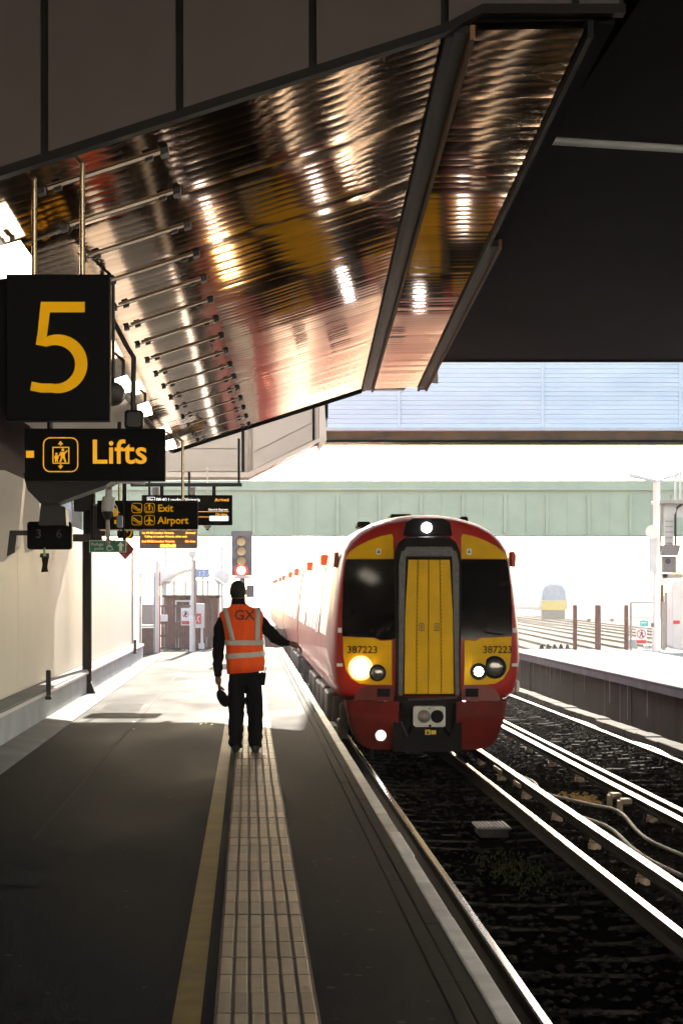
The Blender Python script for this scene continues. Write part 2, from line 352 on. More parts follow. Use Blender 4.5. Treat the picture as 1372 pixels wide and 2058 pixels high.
for x0, y0, ln in ((-.62,25.2,.22),(-.56,25.35,.16),(-.48,25.1,.2),(-1.5,25.7,.12),(-1.42,24.3,.1)):
    b = MB(); b.add([(x0,y0,.004),(x0+.025,y0,.004),(x0+.04,y0+ln,.004),(x0+.01,y0+ln,.004)], [(0,1,2,3)]); b.build('paint_mark', M['white_paint'], platform)
# gutter, plinth wall along the left side
b = MB(); b.prism([(-2.64,-.1),(-2.27,-.1),(-2.27,0.012),(-2.30,0.02),(-2.64,0.05)], -25, 50); b.build('gutter', M['concrete'], platform)
plinth = thing('plinth_wall', 'low blue-grey plinth wall along the left side of the platform', 'wall', (-2.75, 20, 0))
b = MB(); b.prism([(-3.0,0),(-2.62,0),(-2.62,0.36),(-2.64,0.38),(-3.0,0.38)], -25, 49.5); b.build('upstand', M['plinth'], plinth)
yy = -10.0
while yy < 49:
    b = MB(); b.cbox(-3.0, -2.60, yy, min(yy+1.79, 49.5), 0.383, 0.425, 0.008); b.build('cap_stone', M['concrete'], plinth); yy += 1.8
b = MB(); b.box(-2.60, -2.585, -25, 49.5, 0.36, 0.40); b.build('nosing', M['white_clad'], plinth)
# cream hoarding on the plinth
ho = thing('hoarding', 'tall cream hoarding panels standing on the low plinth wall', 'hoarding', (-2.86, 20, 0.425))
for y0, y1 in ((-22,-15.0),(-15,-7),(-7,0.9),(0.9,8.8),(8.8,16.75),(16.75,24.7),(24.7,32.6),(32.6,40.6),(40.6,49.0)):
    b = MB(); b.cbox(-2.92, -2.86, y0+0.012, y1-0.012, 0.43, 2.75, 0.006); b.build('panel', M['hoarding'], ho)
for y0 in (24.7, 32.6, 40.6):
    b = MB(); b.box(-2.93, -2.885, y0-0.011, y0+0.011, 0.43, 2.75); b.build('joint_strip', M['dark_steel'], ho)
b = MB(); b.box(-2.95, -2.835, 48.99, 49.25, 0.43, 2.7); b.build('end_post', M['galv'], ho)

# right-hand platform with its wall, sloping end and cable trough
rp = MB(); rp.box(7.42, 30, 18, 59.6, -0.14, 0.0)
rplat = struct(rp.build('opposite_platform', M['concrete']))
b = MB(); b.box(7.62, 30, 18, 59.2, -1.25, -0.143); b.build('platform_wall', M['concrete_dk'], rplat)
b = MB(); b.add([(7.40,59.62,-.14),(7.40,61.6,-1.2),(7.40,59.62,-1.2),(12,59.62,-.14),(12,61.6,-1.2),(12,59.62,-1.2)], [(0,1,2),(3,5,4),(0,3,4,1),(0,2,5,3),(1,4,5,2)])
b.build('ramp_end', M['black_metal'], rplat)
b = MB()
yy = 18.0
while yy < 59:
    b = MB(); b.cbox(7.405, 7.75, yy, yy+0.893, 0.003, 0.055, 0.01); b.build('coping_stone', M['concrete'], rplat); yy += 0.9
b = MB()
for k in range(26):
    yy = random.uniform(24, 58.5); ln = random.uniform(.2,.95); b.box(7.6165, 7.6195, yy, yy+random.uniform(.03,.13), -.15-ln, -.15)
b.build('lime_streaks', M['concrete'], rplat)
b = MB()
for k in range(5): b.box(7.6, 7.619, 25.4+k*7.1, 25.43+k*7.1, -1.2, -.15)
b.build('wall_joints', M['black_metal'], rplat)
tr = thing('cable_trough', 'concrete cable trough running along the foot of the opposite platform', 'trough', (7.05, 30, -1.1))
yy = 14.0
while yy < 58:
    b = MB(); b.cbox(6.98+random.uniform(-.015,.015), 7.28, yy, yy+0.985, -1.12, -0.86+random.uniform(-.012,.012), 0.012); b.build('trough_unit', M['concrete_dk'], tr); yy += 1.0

# sleepers
def sleeper_mesh():
    b = MB(); rings = []
    for x, h, wd in ((-1.25,.0,.13),(-1.24,.03,.125),(-.9,.03,.12),(-.35,-.02,.105),(.35,-.02,.105),(.9,.03,.12),(1.24,.03,.125),(1.25,.0,.13)):
        rings.append([(x,-wd,-.12),(x,-wd,h-.03),(x,-wd+.03,h),(x,wd-.03,h),(x,wd,h-.03),(x,wd,-.12)])
    b.loft(rings); return b.mesh('sleeper', M['sleeper'], 40)
sme = sleeper_mesh()
T1, T2 = 2.545, 5.925            # track centres
for tc, y0, y1 in ((T1, 8.0, 44), (T2, 14, 62)):
    yy = y0
    while yy < y1:
        o = obj('sleeper', sme, bed); o.location = (tc + random.uniform(-.015,.015), yy + random.uniform(-.02,.02), -1.10 + random.uniform(-.006,.006))
        o.rotation_euler = (0, 0, R(random.uniform(-.5,.5))); yy += 0.65

# loose ballast stones
def stones(name, n, boxes, m, smin=.018, smax=.045, kindlab=None):
    b = MB()
    for i in range(n):
        x0,x1,y0,y1,z = random.choices(boxes, weights=[q[5] for q in boxes])[0][:5]
        x = random.uniform(x0,x1); y = y0 + (y1-y0)*random.random()**1.6; s = random.uniform(smin,smax)
        a = random.uniform(0,6.3); ca, sa = math.cos(a), math.sin(a); zz = z + random.uniform(-.01,.03)
        vs = []
        for (u,v_,w_) in ((1,0,0),(0,1,0),(-1,0,0),(0,-1,0),(.2,.1,.8),(-.1,-.2,-.7)):
            k = s*random.uniform(.7,1.25); vs.append((x+(u*ca-v_*sa)*k*1.2, y+(u*sa+v_*ca)*k, zz+w_*k*.8))
        b.add(vs, [(0,1,4),(1,2,4),(2,3,4),(3,0,4),(1,0,5),(2,1,5),(3,2,5),(0,3,5)])
    return tag(b.build(name, m), kindlab, 'ballast', kind='stuff')
stones('ballast_stones', 46000, [(1.1,7.3,8,60,-1.105,2),(3.3,5.15,9,50,-1.09,4),(6.6,7.0,14,55,-1.02,2),(6.4,7.3,20,58,-1.03,1.5)], M['ballast'], kindlab='loose brown ballast stones scattered between the rails')

# rails
def rail_profile(w=.07, h=.159, foot=.14):
    return [(-foot/2,0),(foot/2,0),(foot/2,.012),(.012,.034),(.009,.105),(w/2,.122),(w/2,h-.012),(w/2-.010,h-.001),(.0,h),(-w/2+.010,h-.001),(-w/2,h-.012),(-w/2,.122),(-.009,.105),(-.012,.034),(-foot/2,.012)]
def rail(name, x, y0, y1, top, label, prof, head_i, cat='rail', group=None):
    b = MB(); base = top - max(p[1] for p in prof); n = len(prof)
    ys = [y0 + (y1-y0)*k/24 for k in range(25)]
    rings = [[(x+p[0]+0.004*math.sin(yv*1.1), yv, base+p[1]) for p in prof] for yv in ys]
    b.loft(rings)
    for fi in range(len(b.mi)):
        k = fi % n
        if fi < 24*n and k in head_i: b.mi[fi] = 1
    return tag(b.build(name, [M['rust'], M['steel_top']], None, 35), label, cat, group)
gp = 'running rails of the two tracks'
rail('running_rail', T1-.7525, 5, 160, RAIL, 'steel running rail nearest to the platform with the worker', rail_profile(), (6,7,8,9))
rail('running_rail', T1+.7525, 5, 160, RAIL, 'bright running rail on the far side of the red train track', rail_profile(), (6,7,8,9))
rail('running_rail', T2-.7525, 12, 240, RAIL, 'running rail of the empty track beside its power rail', rail_profile(), (6,7,8,9))
rail('running_rail', T2+.7525, 14, 240, RAIL, 'running rail closest to the opposite platform wall', rail_profile(), (6,7,8,9))
cprof = [(-.055,0),(.055,0),(.055,.025),(.03,.04),(.03,.075),(.05,.085),(.05,.108),(.044,.112),(-.044,.112),(-.05,.108),(-.05,.085),(-.03,.075),(-.03,.04),(-.055,.025)]
pot = MB()
pot.loft([[(r*math.cos(a), r*math.sin(a), z) for a in [2*math.pi*k/10 for k in range(10)]] for r, z in ((.07,-.12),(.07,-.06),(.045,-.05),(.065,-.035),(.045,-.02),(.055,0))])
potme = pot.mesh('insulator', M['porcelain'], 40)
for x, y0, y1, lab in ((3.70, 7, 150, 'thick power rail beside the red train track'), (4.80, 12, 200, 'thick power rail beside the empty right-hand track')):
    ro = rail('conductor_rail', x, y0, y1, RAIL + .075, lab, cprof, (6,7,8), 'power rail')
    yy = y0 + 1.3
    while yy < 60:
        o = obj('insulator', potme, ro); o.location = (x, yy, RAIL + .075 - .113); yy += 2.6
    if x > 4:
        for k, yy in enumerate((24.6, 25.3)):
            b = MB(); b.cbox(x-.19, x-.06, yy, yy+.16, RAIL-.03, RAIL+.035, .01); b.cbox(x-.23, x-.17, yy+.02, yy+.12, RAIL-.17, RAIL+.01, .01)
            b.build('anchor_clamp', M['porcelain'], ro)
    else:
        b = MB(); b.cbox(x-.09, x-.056, 28.6, 29.4, RAIL-.02, RAIL+.04, .006); b.cbox(x-.085, x-.056, 26.6, 27.2, RAIL-.03, RAIL+.03, .006); b.build('lit_side_strip', M['porcelain'], ro)  # tan strips stand for warm light on the rail's left face
# rail clips on the first rail
clip = MB(); clip.cbox(-.05,.05,-.05,.05,0,.03,.012); clipme = clip.mesh('rail_clip', M['rust'])
# cables between the two power rails
def cable(pts, r, label, name='cable'):
    b = MB(); P_ = []
    for i in range(len(pts)-1):
        p0 = Vector(pts[max(i-1,0)]); p1 = Vector(pts[i]); p2 = Vector(pts[i+1]); p3 = Vector(pts[min(i+2,len(pts)-1)])
        for k in range(6):
            t = k/6; P_.append(0.5*((2*p1)+(-p0+p2)*t+(2*p0-5*p1+4*p2-p3)*t*t+(-p0+3*p1-3*p2+p3)*t**3))
    P_.append(Vector(pts[-1])); b.tube(P_, r, 8)
    return tag(b.build(name, M['cable'], None, 60), label, 'cable')
zc = -1.04
cable([(3.85,31,zc),(4.05,28.5,zc+.02),(4.0,27.0,zc),(4.35,25.4,zc+.01),(4.5,24.2,zc+.05),(4.38,22,zc),(4.5,20,zc),(4.35,18,zc),(4.45,15,zc),(4.4,9,zc)], .022, 'pale cable snaking along the ballast closer to the far power rail')
cable([(3.9,27.0,zc),(3.95,24.6,zc),(4.12,22.8,zc+.02),(4.05,20.5,zc),(4.2,18,zc),(4.08,16,zc),(4.15,12,zc),(4.0,8,zc)], .024, 'pale cable lying on the ballast closer to the train-side power rail')
cable([(6.82,44,-1.0),(6.86,40,-.97),(6.78,37,-1.0),(6.9,34,-.97),(6.8,31,-1.0),(6.92,28,-.98),(6.82,24,-1.0)], .016, 'thin wavy cable on the ballast beside the cable trough')
# small box between the rails and moss
tb = thing('track_box', 'small grey ribbed track box between the rails in front of the train', 'track box', (2.75, 22.6, -1.09))
b = MB(); b.cbox(2.60, 2.92, 22.4, 22.9, -1.09, -0.99, .01); b.build('base', M['concrete_dk'], tb)
b = MB(); b.cbox(2.57, 2.95, 22.35, 22.95, -.987, -.97, .005)
for k in range(8): b.box(2.59+k*.045, 2.61+k*.045, 22.36, 22.94, -.97, -.96)
b.build('lid', M['sig_grey'], tb)
b = MB()
for i in range(420):
    x = random.gauss(2.62,.22); y = random.gauss(19.8,.8); h = random.uniform(.01,.045); a = random.uniform(0,3.14); dx, dy = math.cos(a)*.012, math.sin(a)*.012
    tx, ty = random.uniform(-.03,.03), random.uniform(-.03,.03)
    b.add([(x-dx,y-dy,-1.1),(x+dx,y+dy,-1.1),(x+tx,y+ty,-1.09+h)], [(0,1,2)])
tag(b.build('moss_tufts', M['leaf']), 'yellow-green moss tufts between the rails ahead of the train', 'moss', kind='stuff')

stones('sunlit_gravel', 260, [(4.18,4.62,26.0,27.2,-1.075,1),(4.3,4.55,25.6,26.6,-1.06,1)], M['sunlit_ballast'], .014, .035, 'ballast stones coloured golden as if sunlit, between the two power rails')

# ================================================================== OVERHEAD STRUCTURE
DX, DZ = (620-499)/FPX, -(1240-1193)/FPX     # the soffit runs slightly off the platform direction
YF, YN = 31.0, 12.06
def S(x, z, Y): return (x + (Y-YF)*DX, Y, z + (Y-YF)*DZ)
A_, B_, C_, D_, E_ = (-1.155,3.892), (1.767,4.837), (1.945,4.845), (2.627,4.861), (2.75,4.861)
sof = thing('canopy_soffit', 'shiny bronze metal soffit of cross slats sloping up over the platform edge', 'soffit', S(0,4.3,YN))
def slat_mesh(p, q, pitch, name):
    b = MB(); prof = []
    n = 6; half = pitch/2 - .012
    for k in range(n+1):
        t = -1 + 2*k/n; prof.append((t*half, .0008*t*t))
    rings = []
    prof2 = [(-half,.03)] + prof + [(half,.03)]
    for s in (0, .5, 1):
        x = p[0]+(q[0]-p[0])*s; z = p[1]+(q[1]-p[1])*s
        rings.append([(x, yy, z+zz) for yy, zz in prof2])
    b.loft(rings, False, False, False); return b.mesh(name, M['soffit'], 50)
PITCH = .2
s1 = slat_mesh((A_[0],A_[1]), (B_[0],B_[1]), PITCH, 'slat'); s2 = slat_mesh(C_, D_, PITCH, 'slat')
ns = int((YF-YN)/PITCH)
off = parent_inv(sof)
for k in range(ns):
    Y = YN + PITCH*(k+.5)
    for me in (s1, s2):
        o = obj('slat', me, sof); t = R(random.gauss(-5.0,.38))
        o.location = ((Y-YF)*DX, Y, (Y-YF)*DZ)
        cz = 4.36 if me is s1 else 4.85
        o.location.z += 0; o.rotation_euler = (0,0,0)
        # tilt about the slat's own long axis
        o.matrix_basis = Matrix.Translation(((Y-YF)*DX, Y, (Y-YF)*DZ)) @ Matrix.Translation((0,0,cz)) @ Matrix.Rotation(t,4,'X') @ Matrix.Translation((0,0,-cz))
def strip(p, q, z_off, m, name, parent, th=.06, y0=None, y1=None):   # long member following the soffit direction
    y0 = YN if y0 is None else y0; y1 = YF if y1 is None else y1
    b = MB(); r = []
    for Y in (y0, y1):
        a = S(p[0],p[1]+z_off,Y); c = S(q[0],q[1]+z_off,Y)
        r.append([a, c, (c[0],c[1],c[2]+th), (a[0],a[1],a[2]+th)])
    b.loft(r); return b.build(name, m, parent)
strip((A_[0]-.02,A_[1]), (B_[0]+.02,B_[1]), .05, M['roof_dark'], 'backing', sof, .05)
strip((C_[0]-.02,C_[1]), (E_[0],D_[1]), .05, M['roof_dark'], 'backing', sof, .05)
strip(B_, (B_[0]+.05,B_[1]+.01), -.035, M['dark_steel'], 'edge_trim', sof, .09)
strip((B_[0]+.055,B_[1]), (C_[0]-.035,C_[1]), -.004, M['trim'], 'joint_plate', sof, .04)
strip((C_[0]-.03,C_[1]), (C_[0]+.0,C_[1]), -.05, M['rust_beam'], 'edge_trim', sof, .09)
strip((D_[0],D_[1]), (D_[0]+.035,D_[1]), -.05, M['dark_steel'], 'edge_trim', sof, .10)
strip((D_[0]+.04,D_[1]), (E_[0],E_[1]), -.03, M['trim'], 'joint_plate', sof, .06, 19.0)
strip((D_[0]+.04,D_[1]), (E_[0]+.04,E_[1]), .03, M['roof_dark'], 'joint_plate', sof, .06, YN, 18.9)
strip((E_[0],E_[1]), (E_[0]+.03,E_[1]), -.05, M['rust_beam'], 'edge_trim', sof, .09, 19.0)
strip((A_[0]-.05,A_[1]-.016), A_, -.03, M['dark_steel'], 'edge_trim', sof, .08)
# far end fascia of the soffit
b = MB(); f0 = [S(*A_,YF), S(*B_,YF)]
b.add([(f0[0][0]-.02,YF+.005,f0[0][2]-.05),(f0[1][0],YF+.005,f0[1][2]-.05),(f0[1][0],YF+.005,f0[1][2]+.25),(f0[0][0]-.02,YF+.005,f0[0][2]+.25),
       (f0[0][0]-.02,YF+.06,f0[0][2]-.05),(f0[1][0],YF+.06,f0[1][2]-.05),(f0[1][0],YF+.06,f0[1][2]+.25),(f0[0][0]-.02,YF+.06,f0[0][2]+.25)],
      [(0,1,2,3),(7,6,5,4),(0,4,5,1),(3,2,6,7),(0,3,7,4),(1,5,6,2)])
b.build('fascia', M['dark_steel'], sof)
b = MB(); b.prism([(-6,f0[0][2]+.26),(f0[0][0]-.02,f0[0][2]+.26),(f0[1][0],f0[1][2]+.26),(E_[0]+.2,E_[1]+.07),(E_[0]+.2,6.99),(-6,6.99)], YF+.01, YF+.07); b.build('sun_baffle', M['white_clad'], sof)  # unseen baffle added to stop sun leaks and bounce light onto the bay
# panelled wall above the near edge of the soffit
pw = thing('panel_wall', 'dark brown-grey panelled wall above the near edge of the soffit', 'wall', (0.3, YN-.1, 5.0))
def near_z(x):
    a, c, d, e = [S(*q, YN) for q in (A_, B_, C_, E_)]
    if x < c[0]: return a[2] + (c[2]-a[2])*(x-a[0])/(c[0]-a[0])
    if x < 1.40: return c[2] + (x-c[0])*.55
    return c[2] + (1.40-c[0])*.55
edges = [-2.6, -1.90, -1.224, -.413, .386, 1.179, 1.963, 2.25]
for k in range(len(edges)-1):
    x0, x1 = edges[k]+.024, edges[k+1]-.024
    xs = [x0, x1] + ([1.40] if x0 < 1.40 < x1 else [])
    bot = [(x, near_z(x)+.03) for x in sorted(xs)]
    b = MB(); b.prism(bot + [(x1,7.0),(x0,7.0)], YN-.10, YN-.06); b.build('panel', M['panel_wall'], pw)
b = MB(); b.prism([(-2.62,near_z(-2.62)+.02),(1.18,near_z(1.18)+.02),(1.40,near_z(1.4)+.02),(2.26,near_z(2.2)+.02),(2.26,7),(-2.62,7)], YN-.055, YN-.02); b.build('backing', M['dark_steel'], pw)
b = MB(); b.prism([(-2.62,near_z(-2.62)-.03),(1.18,near_z(1.18)-.03),(1.40,near_z(1.4)-.03),(2.26,near_z(2.2)-.03),(2.26,near_z(2.2)+.025),(1.40,near_z(1.4)+.025),(1.18,near_z(1.18)+.025),(-2.62,near_z(-2.62)+.025)], YN-.13, YN-.02); b.build('bottom_trim', M['dark_steel'], pw)
# dark roof deck over everything, and ceiling over the tracks
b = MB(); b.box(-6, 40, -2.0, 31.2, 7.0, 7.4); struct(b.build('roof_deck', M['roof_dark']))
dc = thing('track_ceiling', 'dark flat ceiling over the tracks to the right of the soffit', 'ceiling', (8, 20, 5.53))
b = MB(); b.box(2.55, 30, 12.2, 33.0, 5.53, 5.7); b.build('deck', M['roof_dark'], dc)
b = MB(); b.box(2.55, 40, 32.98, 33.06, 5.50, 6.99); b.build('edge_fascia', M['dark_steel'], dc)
a1, a2 = P(1078, 281, 16.2), P(1400, 301, 16.0)
pp = thing('ceiling_pipe', 'pale tube under the dark ceiling at the upper right', 'pipe', a1)
b = MB(); b.tube([a1, a2, a2+Vector((4,-2,0))], .033, 10); b.build('tube', M['grey_plastic'], pp, 60)
b = MB(); b.cbox(a1.x-.12, a1.x+.03, a1.y-.05, a1.y+.05, a1.z-.03, a1.z+.5, .01); b.build('bracket', M['dark_steel'], pp)
# closing walls out of sight: building behind the hoarding
bw = MB(); bw.box(-6, -3.4, -4, 33, 0, 7.0)
tag(bw.build('unseen_station_building', M['panel_wall']), 'dark closing wall of the station building, unseen behind the cream hoarding', 'building')
# white side ceiling left of the soffit
sc = thing('side_ceiling', 'pale panelled ceiling between the soffit and the station building', 'ceiling', S(-2.2,3.8,20))
for k in range(3, 8):
    y0 = 12.6 + k*2.3; b = MB(); r = []
    for Y in (y0, y0+2.27):
        a = S(-2.6,3.72,Y); c = S(A_[0]-.06,A_[1]-.01,Y); r.append([a,c,(c[0],c[1],c[2]+.03),(a[0],a[1],a[2]+.03)])
    b.loft(r); b.build('ceiling_panel', M['white_clad'], sc)
# grey clad box beyond the soffit
gb = thing('clad_bay', 'grey clad bay with pale trim hanging beyond the end of the soffit', 'bay', P(420,957,34))
YB = 34.0
def Q(px, py, Y=YB): p = P(px, py, Y); return (p.x, p.z)
b = MB(); b.prism([Q(499,950),Q(640,880),(Q(640,0)[0],6.6),(-1.0,5.6),(-6.0,5.6),(-6.0,Q(499,880)[1]),(-4.2,Q(499,950)[1])], YB+.03, YB+.95); b.build('core', M['grey_clad'], gb)  # hidden top sloped up to stop sun leaking over the bay
b = MB(); b.prism([Q(340,947),Q(485,947),Q(485,903),Q(340,903)], YB, YB+.028); b.build('panel', M['grey_clad'], gb)
b = MB(); b.prism([Q(340,901),Q(485,901),Q(485,800),Q(340,800)], YB, YB+.028); b.build('panel', M['grey_clad'], gb)
b = MB(); b.prism([Q(508,944),Q(627,885),Q(627,851),Q(508,911)], YB, YB+.028); b.build('panel', M['grey_clad'], gb)
b = MB(); b.prism([Q(508,909),Q(627,849),Q(627,790),Q(508,820)], YB, YB+.028); b.build('panel', M['grey_clad'], gb)
b = MB(); b.prism([Q(498,950),Q(505,948),Q(505,800),Q(498,800)], YB-.02, YB+.029); b.build('corner_trim', M['galv'], gb)
b = MB(); b.prism([Q(486,948),Q(491,948),Q(491,820),Q(486,820)], YB-.008, YB+.029); b.build('shadow_joint', M['dark_steel'], gb)
b = MB(); b.prism([Q(628,886),Q(632,884),Q(632,800),Q(628,800)], YB-.008, YB+.029); b.build('shadow_joint', M['dark_steel'], gb)
b = MB(); b.prism([(-4.2,Q(0,959)[1]),Q(500,959),Q(642,888),Q(642,880),Q(499,949.5),(-4.2,Q(0,949.5)[1])], YB-.03, YB+1.0); b.build('bottom_trim', M['white_clad'], gb)
b = MB(); b.prism([Q(641,905),Q(656,885),Q(652,815),Q(641,812)], YB-.05, YB+1.02); b.build('end_trim', M['white_clad'], gb)
b = MB(); b.prism([Q(646,838),Q(660,838),Q(660,790),Q(646,790)], YB+.2, YB+.6); b.build('end_bracket', M['dark_steel'], gb)
b = MB(); b.box(Q(641,0)[0], Q(660,0)[0], YB+.21, YB+.59, Q(0,812)[1], 7.3); b.box(Q(660,0)[0]+.002, 2.7, YB+.21, YB+.59, Q(0,778)[1], 7.3); b.build('sun_block', M['dark_steel'], gb)  # unseen block added to keep a sliver of sun off the platform
# pale corrugated footbridge side over the tracks
YL = 46.0
lb = thing('corrugated_footbridge', 'footbridge side clad in pale blue corrugated sheets above a brown beam', 'footbridge', P(1000,888,YL))
def QL(px, py): p = P(px, py, YL); return (p.x, p.z)
z0, z1 = QL(0,859)[1], 11.5  # hidden height raised to keep sun off the near trackbed
bounds = [655, 802, 1090, 1366, 1640, 1900, 2400]
for k in range(len(bounds)-1):
    x0, x1 = QL(bounds[k]+3,0)[0], QL(bounds[k+1]-3,0)[0]; b = MB(); prof = []
    z = z0; pit = .105
    while z < z1:
        prof += [(0, z), (0, z+pit*.62), (.03, z+pit*.70), (.03, z+pit*.88)]; z += pit
    b.loft([[(x, YL+d, zz) for d, zz in prof] for x in (x0, x1)], False, False, False)
    b.build('corrugated_sheet', M['louvre'], lb)
    b = MB(); b.cbox(x1-.005, x1+.062, YL-.03, YL+.05, z0, z1, .008); b.build('joint_cover', M['louvre'], lb)
xa, xb = QL(652,0)[0], QL(2400,0)[0]
b = MB(); b.box(xa, xb, YL+.05, YL+.12, z0-.02, z1); b.build('wall', M['grey_clad'], lb)
b = MB(); b.cbox(xa, xb, YL-.06, YL+.1, QL(0,866)[1], z0-.002, .01); b.build('top_flange', M['white_clad'], lb)
b = MB(); b.box(xa, xb, YL+.02, YL+.9, QL(0,884)[1], QL(0,866.5)[1]); b.build('beam_web', M['rust_beam'], lb)
b = MB(); b.cbox(xa, xb, YL-.05, YL+.95, QL(0,889)[1], QL(0,884.5)[1], .008); b.build('bottom_flange', M['dark_steel'], lb)
for px in (720, 1010, 1300):
    a = P(px,884,YL); b = MB(); b.add([(a.x-.5,YL-.0,a.z),(a.x+.9,YL-.0,a.z+.13),(a.x+.9,YL-.0,a.z+.16),(a.x-.5,YL-.0,a.z+.02),(a.x-.5,YL+.019,a.z),(a.x+.9,YL+.019,a.z+.13),(a.x+.9,YL+.019,a.z+.16),(a.x-.5,YL+.019,a.z+.02)], [(0,1,2,3),(7,6,5,4),(0,4,5,1),(3,2,6,7)])
    b.build('brace', M['rust_beam'], lb)

# recessed strip lights in the sloping soffit
def sof_z(x): return A_[1] + (B_[1]-A_[1])*(x-A_[0])/(B_[0]-A_[0])
for k in range(16):
    Y = 12.66 + 1.19*k
    if Y > YF - .3: break
    nm = ORD[k]
    t = thing('strip_light', f'{nm} short strip light in the bronze soffit, counted from the panelled wall', 'strip light', S(-.37, sof_z(-.37), Y), 'strip lights set across the soffit')
    def seg(x0, x1, y0, y1, d0, d1, name, m):
        b = MB(); r = []
        for x in (x0, x1):
            r.append([S(x, sof_z(x)-d0, Y+y0), S(x, sof_z(x)-d0, Y+y1), S(x, sof_z(x)-d1, Y+y1), S(x, sof_z(x)-d1, Y+y0)])
        b.loft(r); return b.build(name, m, t)
    seg(-.72, .0, -.035, .035, .012, .015, 'diffuser', M['strip_lit'])
    seg(-.735, .005, .046, .054, .008, .016, 'side_rail', M['black_metal'])
    seg(-.0, .05, -.06, .06, .0, .045, 'end_cap', M['black_metal'])
    seg(-.78, -.735, -.05, .05, .0, .04, 'end_cap', M['black_metal'])
    seg(-.10, -.05, -.02, .03, .022, .045, 'clip', M['black_metal']); seg(-.68, -.63, -.02, .03, .022, .045, 'clip', M['black_metal'])
# row of box lamps on the left edge
def lamp(px, py, Y, wpx, hpx, lab):
    c = P(px, py, Y); w_ = wpx*Y/FPX/2; h_ = hpx*Y/FPX/2
    t = thing('box_lamp', lab, 'lamp', (c.x, c.y, c.z), 'lit box lamps under the left ceiling')
    b = MB(); b.add([(c.x-w_*1.0,Y-.25,c.z-h_),(c.x+w_*.95,Y-.25,c.z-h_*.35),(c.x+w_,Y+.45,c.z-h_*.4),(c.x-w_,Y+.45,c.z-h_),
                     (c.x-w_*1.0,Y-.25,c.z+h_*.35),(c.x+w_*.75,Y-.25,c.z+h_),(c.x+w_*.8,Y+.45,c.z+h_),(c.x-w_,Y+.45,c.z+h_*.35)],
                    [(0,1,2,3),(4,7,6,5),(0,4,5,1),(1,5,6,2),(2,6,7,3),(3,7,4,0)])
    b.build('diffuser', M['lamp_lit'], t)
    b = MB(); b.tube([(c.x, Y+.1, c.z+h_*.7), (c.x, Y+.1, c.z+h_*.7+.45)], .018, 8); b.build('stem', M['dark_steel'], t)
lamp(22, 525, 13.6, 74, 58, 'largest lit box lamp, at the left picture edge above the number sign')
lamp(247, 772, 20.5, 30, 26, 'lit box lamp just right of the number sign lower corner')
lamp(291, 822, 23.5, 24, 22, 'lit box lamp above the middle of the lifts sign')
lamp(340, 893, 28.5, 26, 16, 'lowest lit box lamp, right of the lifts sign upper corner')

# ================================================================== SIGNS
def plate(name, px0, py0, px1, py1, Y, depth, m, parent, r=.0):
    a = P(px0, py1, Y); c = P(px1, py0, Y); b = MB()
    if r: b.prism(rrect(a.x, c.x, a.z, c.z, r), Y, Y+depth, .004)
    else: b.cbox(a.x, c.x, Y, Y+depth, a.z, c.z, .006)
    return b.build(name, m, parent)
def polypx(name, pts, Y, m, parent, dy=.006, th=.004):
    b = MB(); b.prism([(P(x,y,Y).x, P(x,y,Y).z) for x,y in pts], Y-dy, Y-dy+th); return b.build(name, m, parent)
def textpx(s, px, py, hpx, Y, m, parent, align='LEFT', dy=.006, bold=0.0, cap=.72, yscale=1.0, space=1.0):
    p = P(px, py, Y); return text(s, hpx*Y/FPX/cap/yscale, (p.x, Y-dy, p.z), m, parent, align=align, bold=bold, yscale=yscale, ext=.002, space=space)
def circlepx(cx, cy, r, n=12): return [(cx+r*math.cos(2*math.pi*k/n), cy+r*math.sin(2*math.pi*k/n)) for k in range(n)]
def rrpx(x0,y0,x1,y1,r): return [(p[0], p[1]) for p in rrect(x0,x1,y0,y1,r,4)]
def ringpx(name, x0,y0,x1,y1,r,t,Y,m,parent,dy=.006):
    o = [(P(x,y,Y).x,P(x,y,Y).z) for x,y in rrpx(x0,y0,x1,y1,r)]; i = [(P(x,y,Y).x,P(x,y,Y).z) for x,y in rrpx(x0+t,y0+t,x1-t,y1-t,max(r-t,.5))]
    b = MB(); b.ring(o, i, Y-dy, Y-dy+.004); return b.build(name, m, parent)

Y5 = 12.3
n5 = thing('platform_number_sign', 'large black hanging sign with a big yellow numeral 5', 'sign', P(115,845,Y5))
a = P(13,845,Y5); c = P(221,551,Y5)
b = MB(); b.cbox(P(13,845,Y5).x-.0, c.x, Y5, Y5+.14, a.z, c.z, .006); b.build('sign_box', M['sign_black'], n5)
b = MB(); b.prism([(P(-30,0,Y5).x,P(0,780,Y5).z),(P(12,0,Y5).x,P(0,838,Y5).z),(P(12,0,Y5).x,P(0,556,Y5).z),(P(-30,0,Y5).x,P(0,560,Y5).z)], Y5+.06, Y5+.14); b.build('side_panel', M['sign_black'], n5)
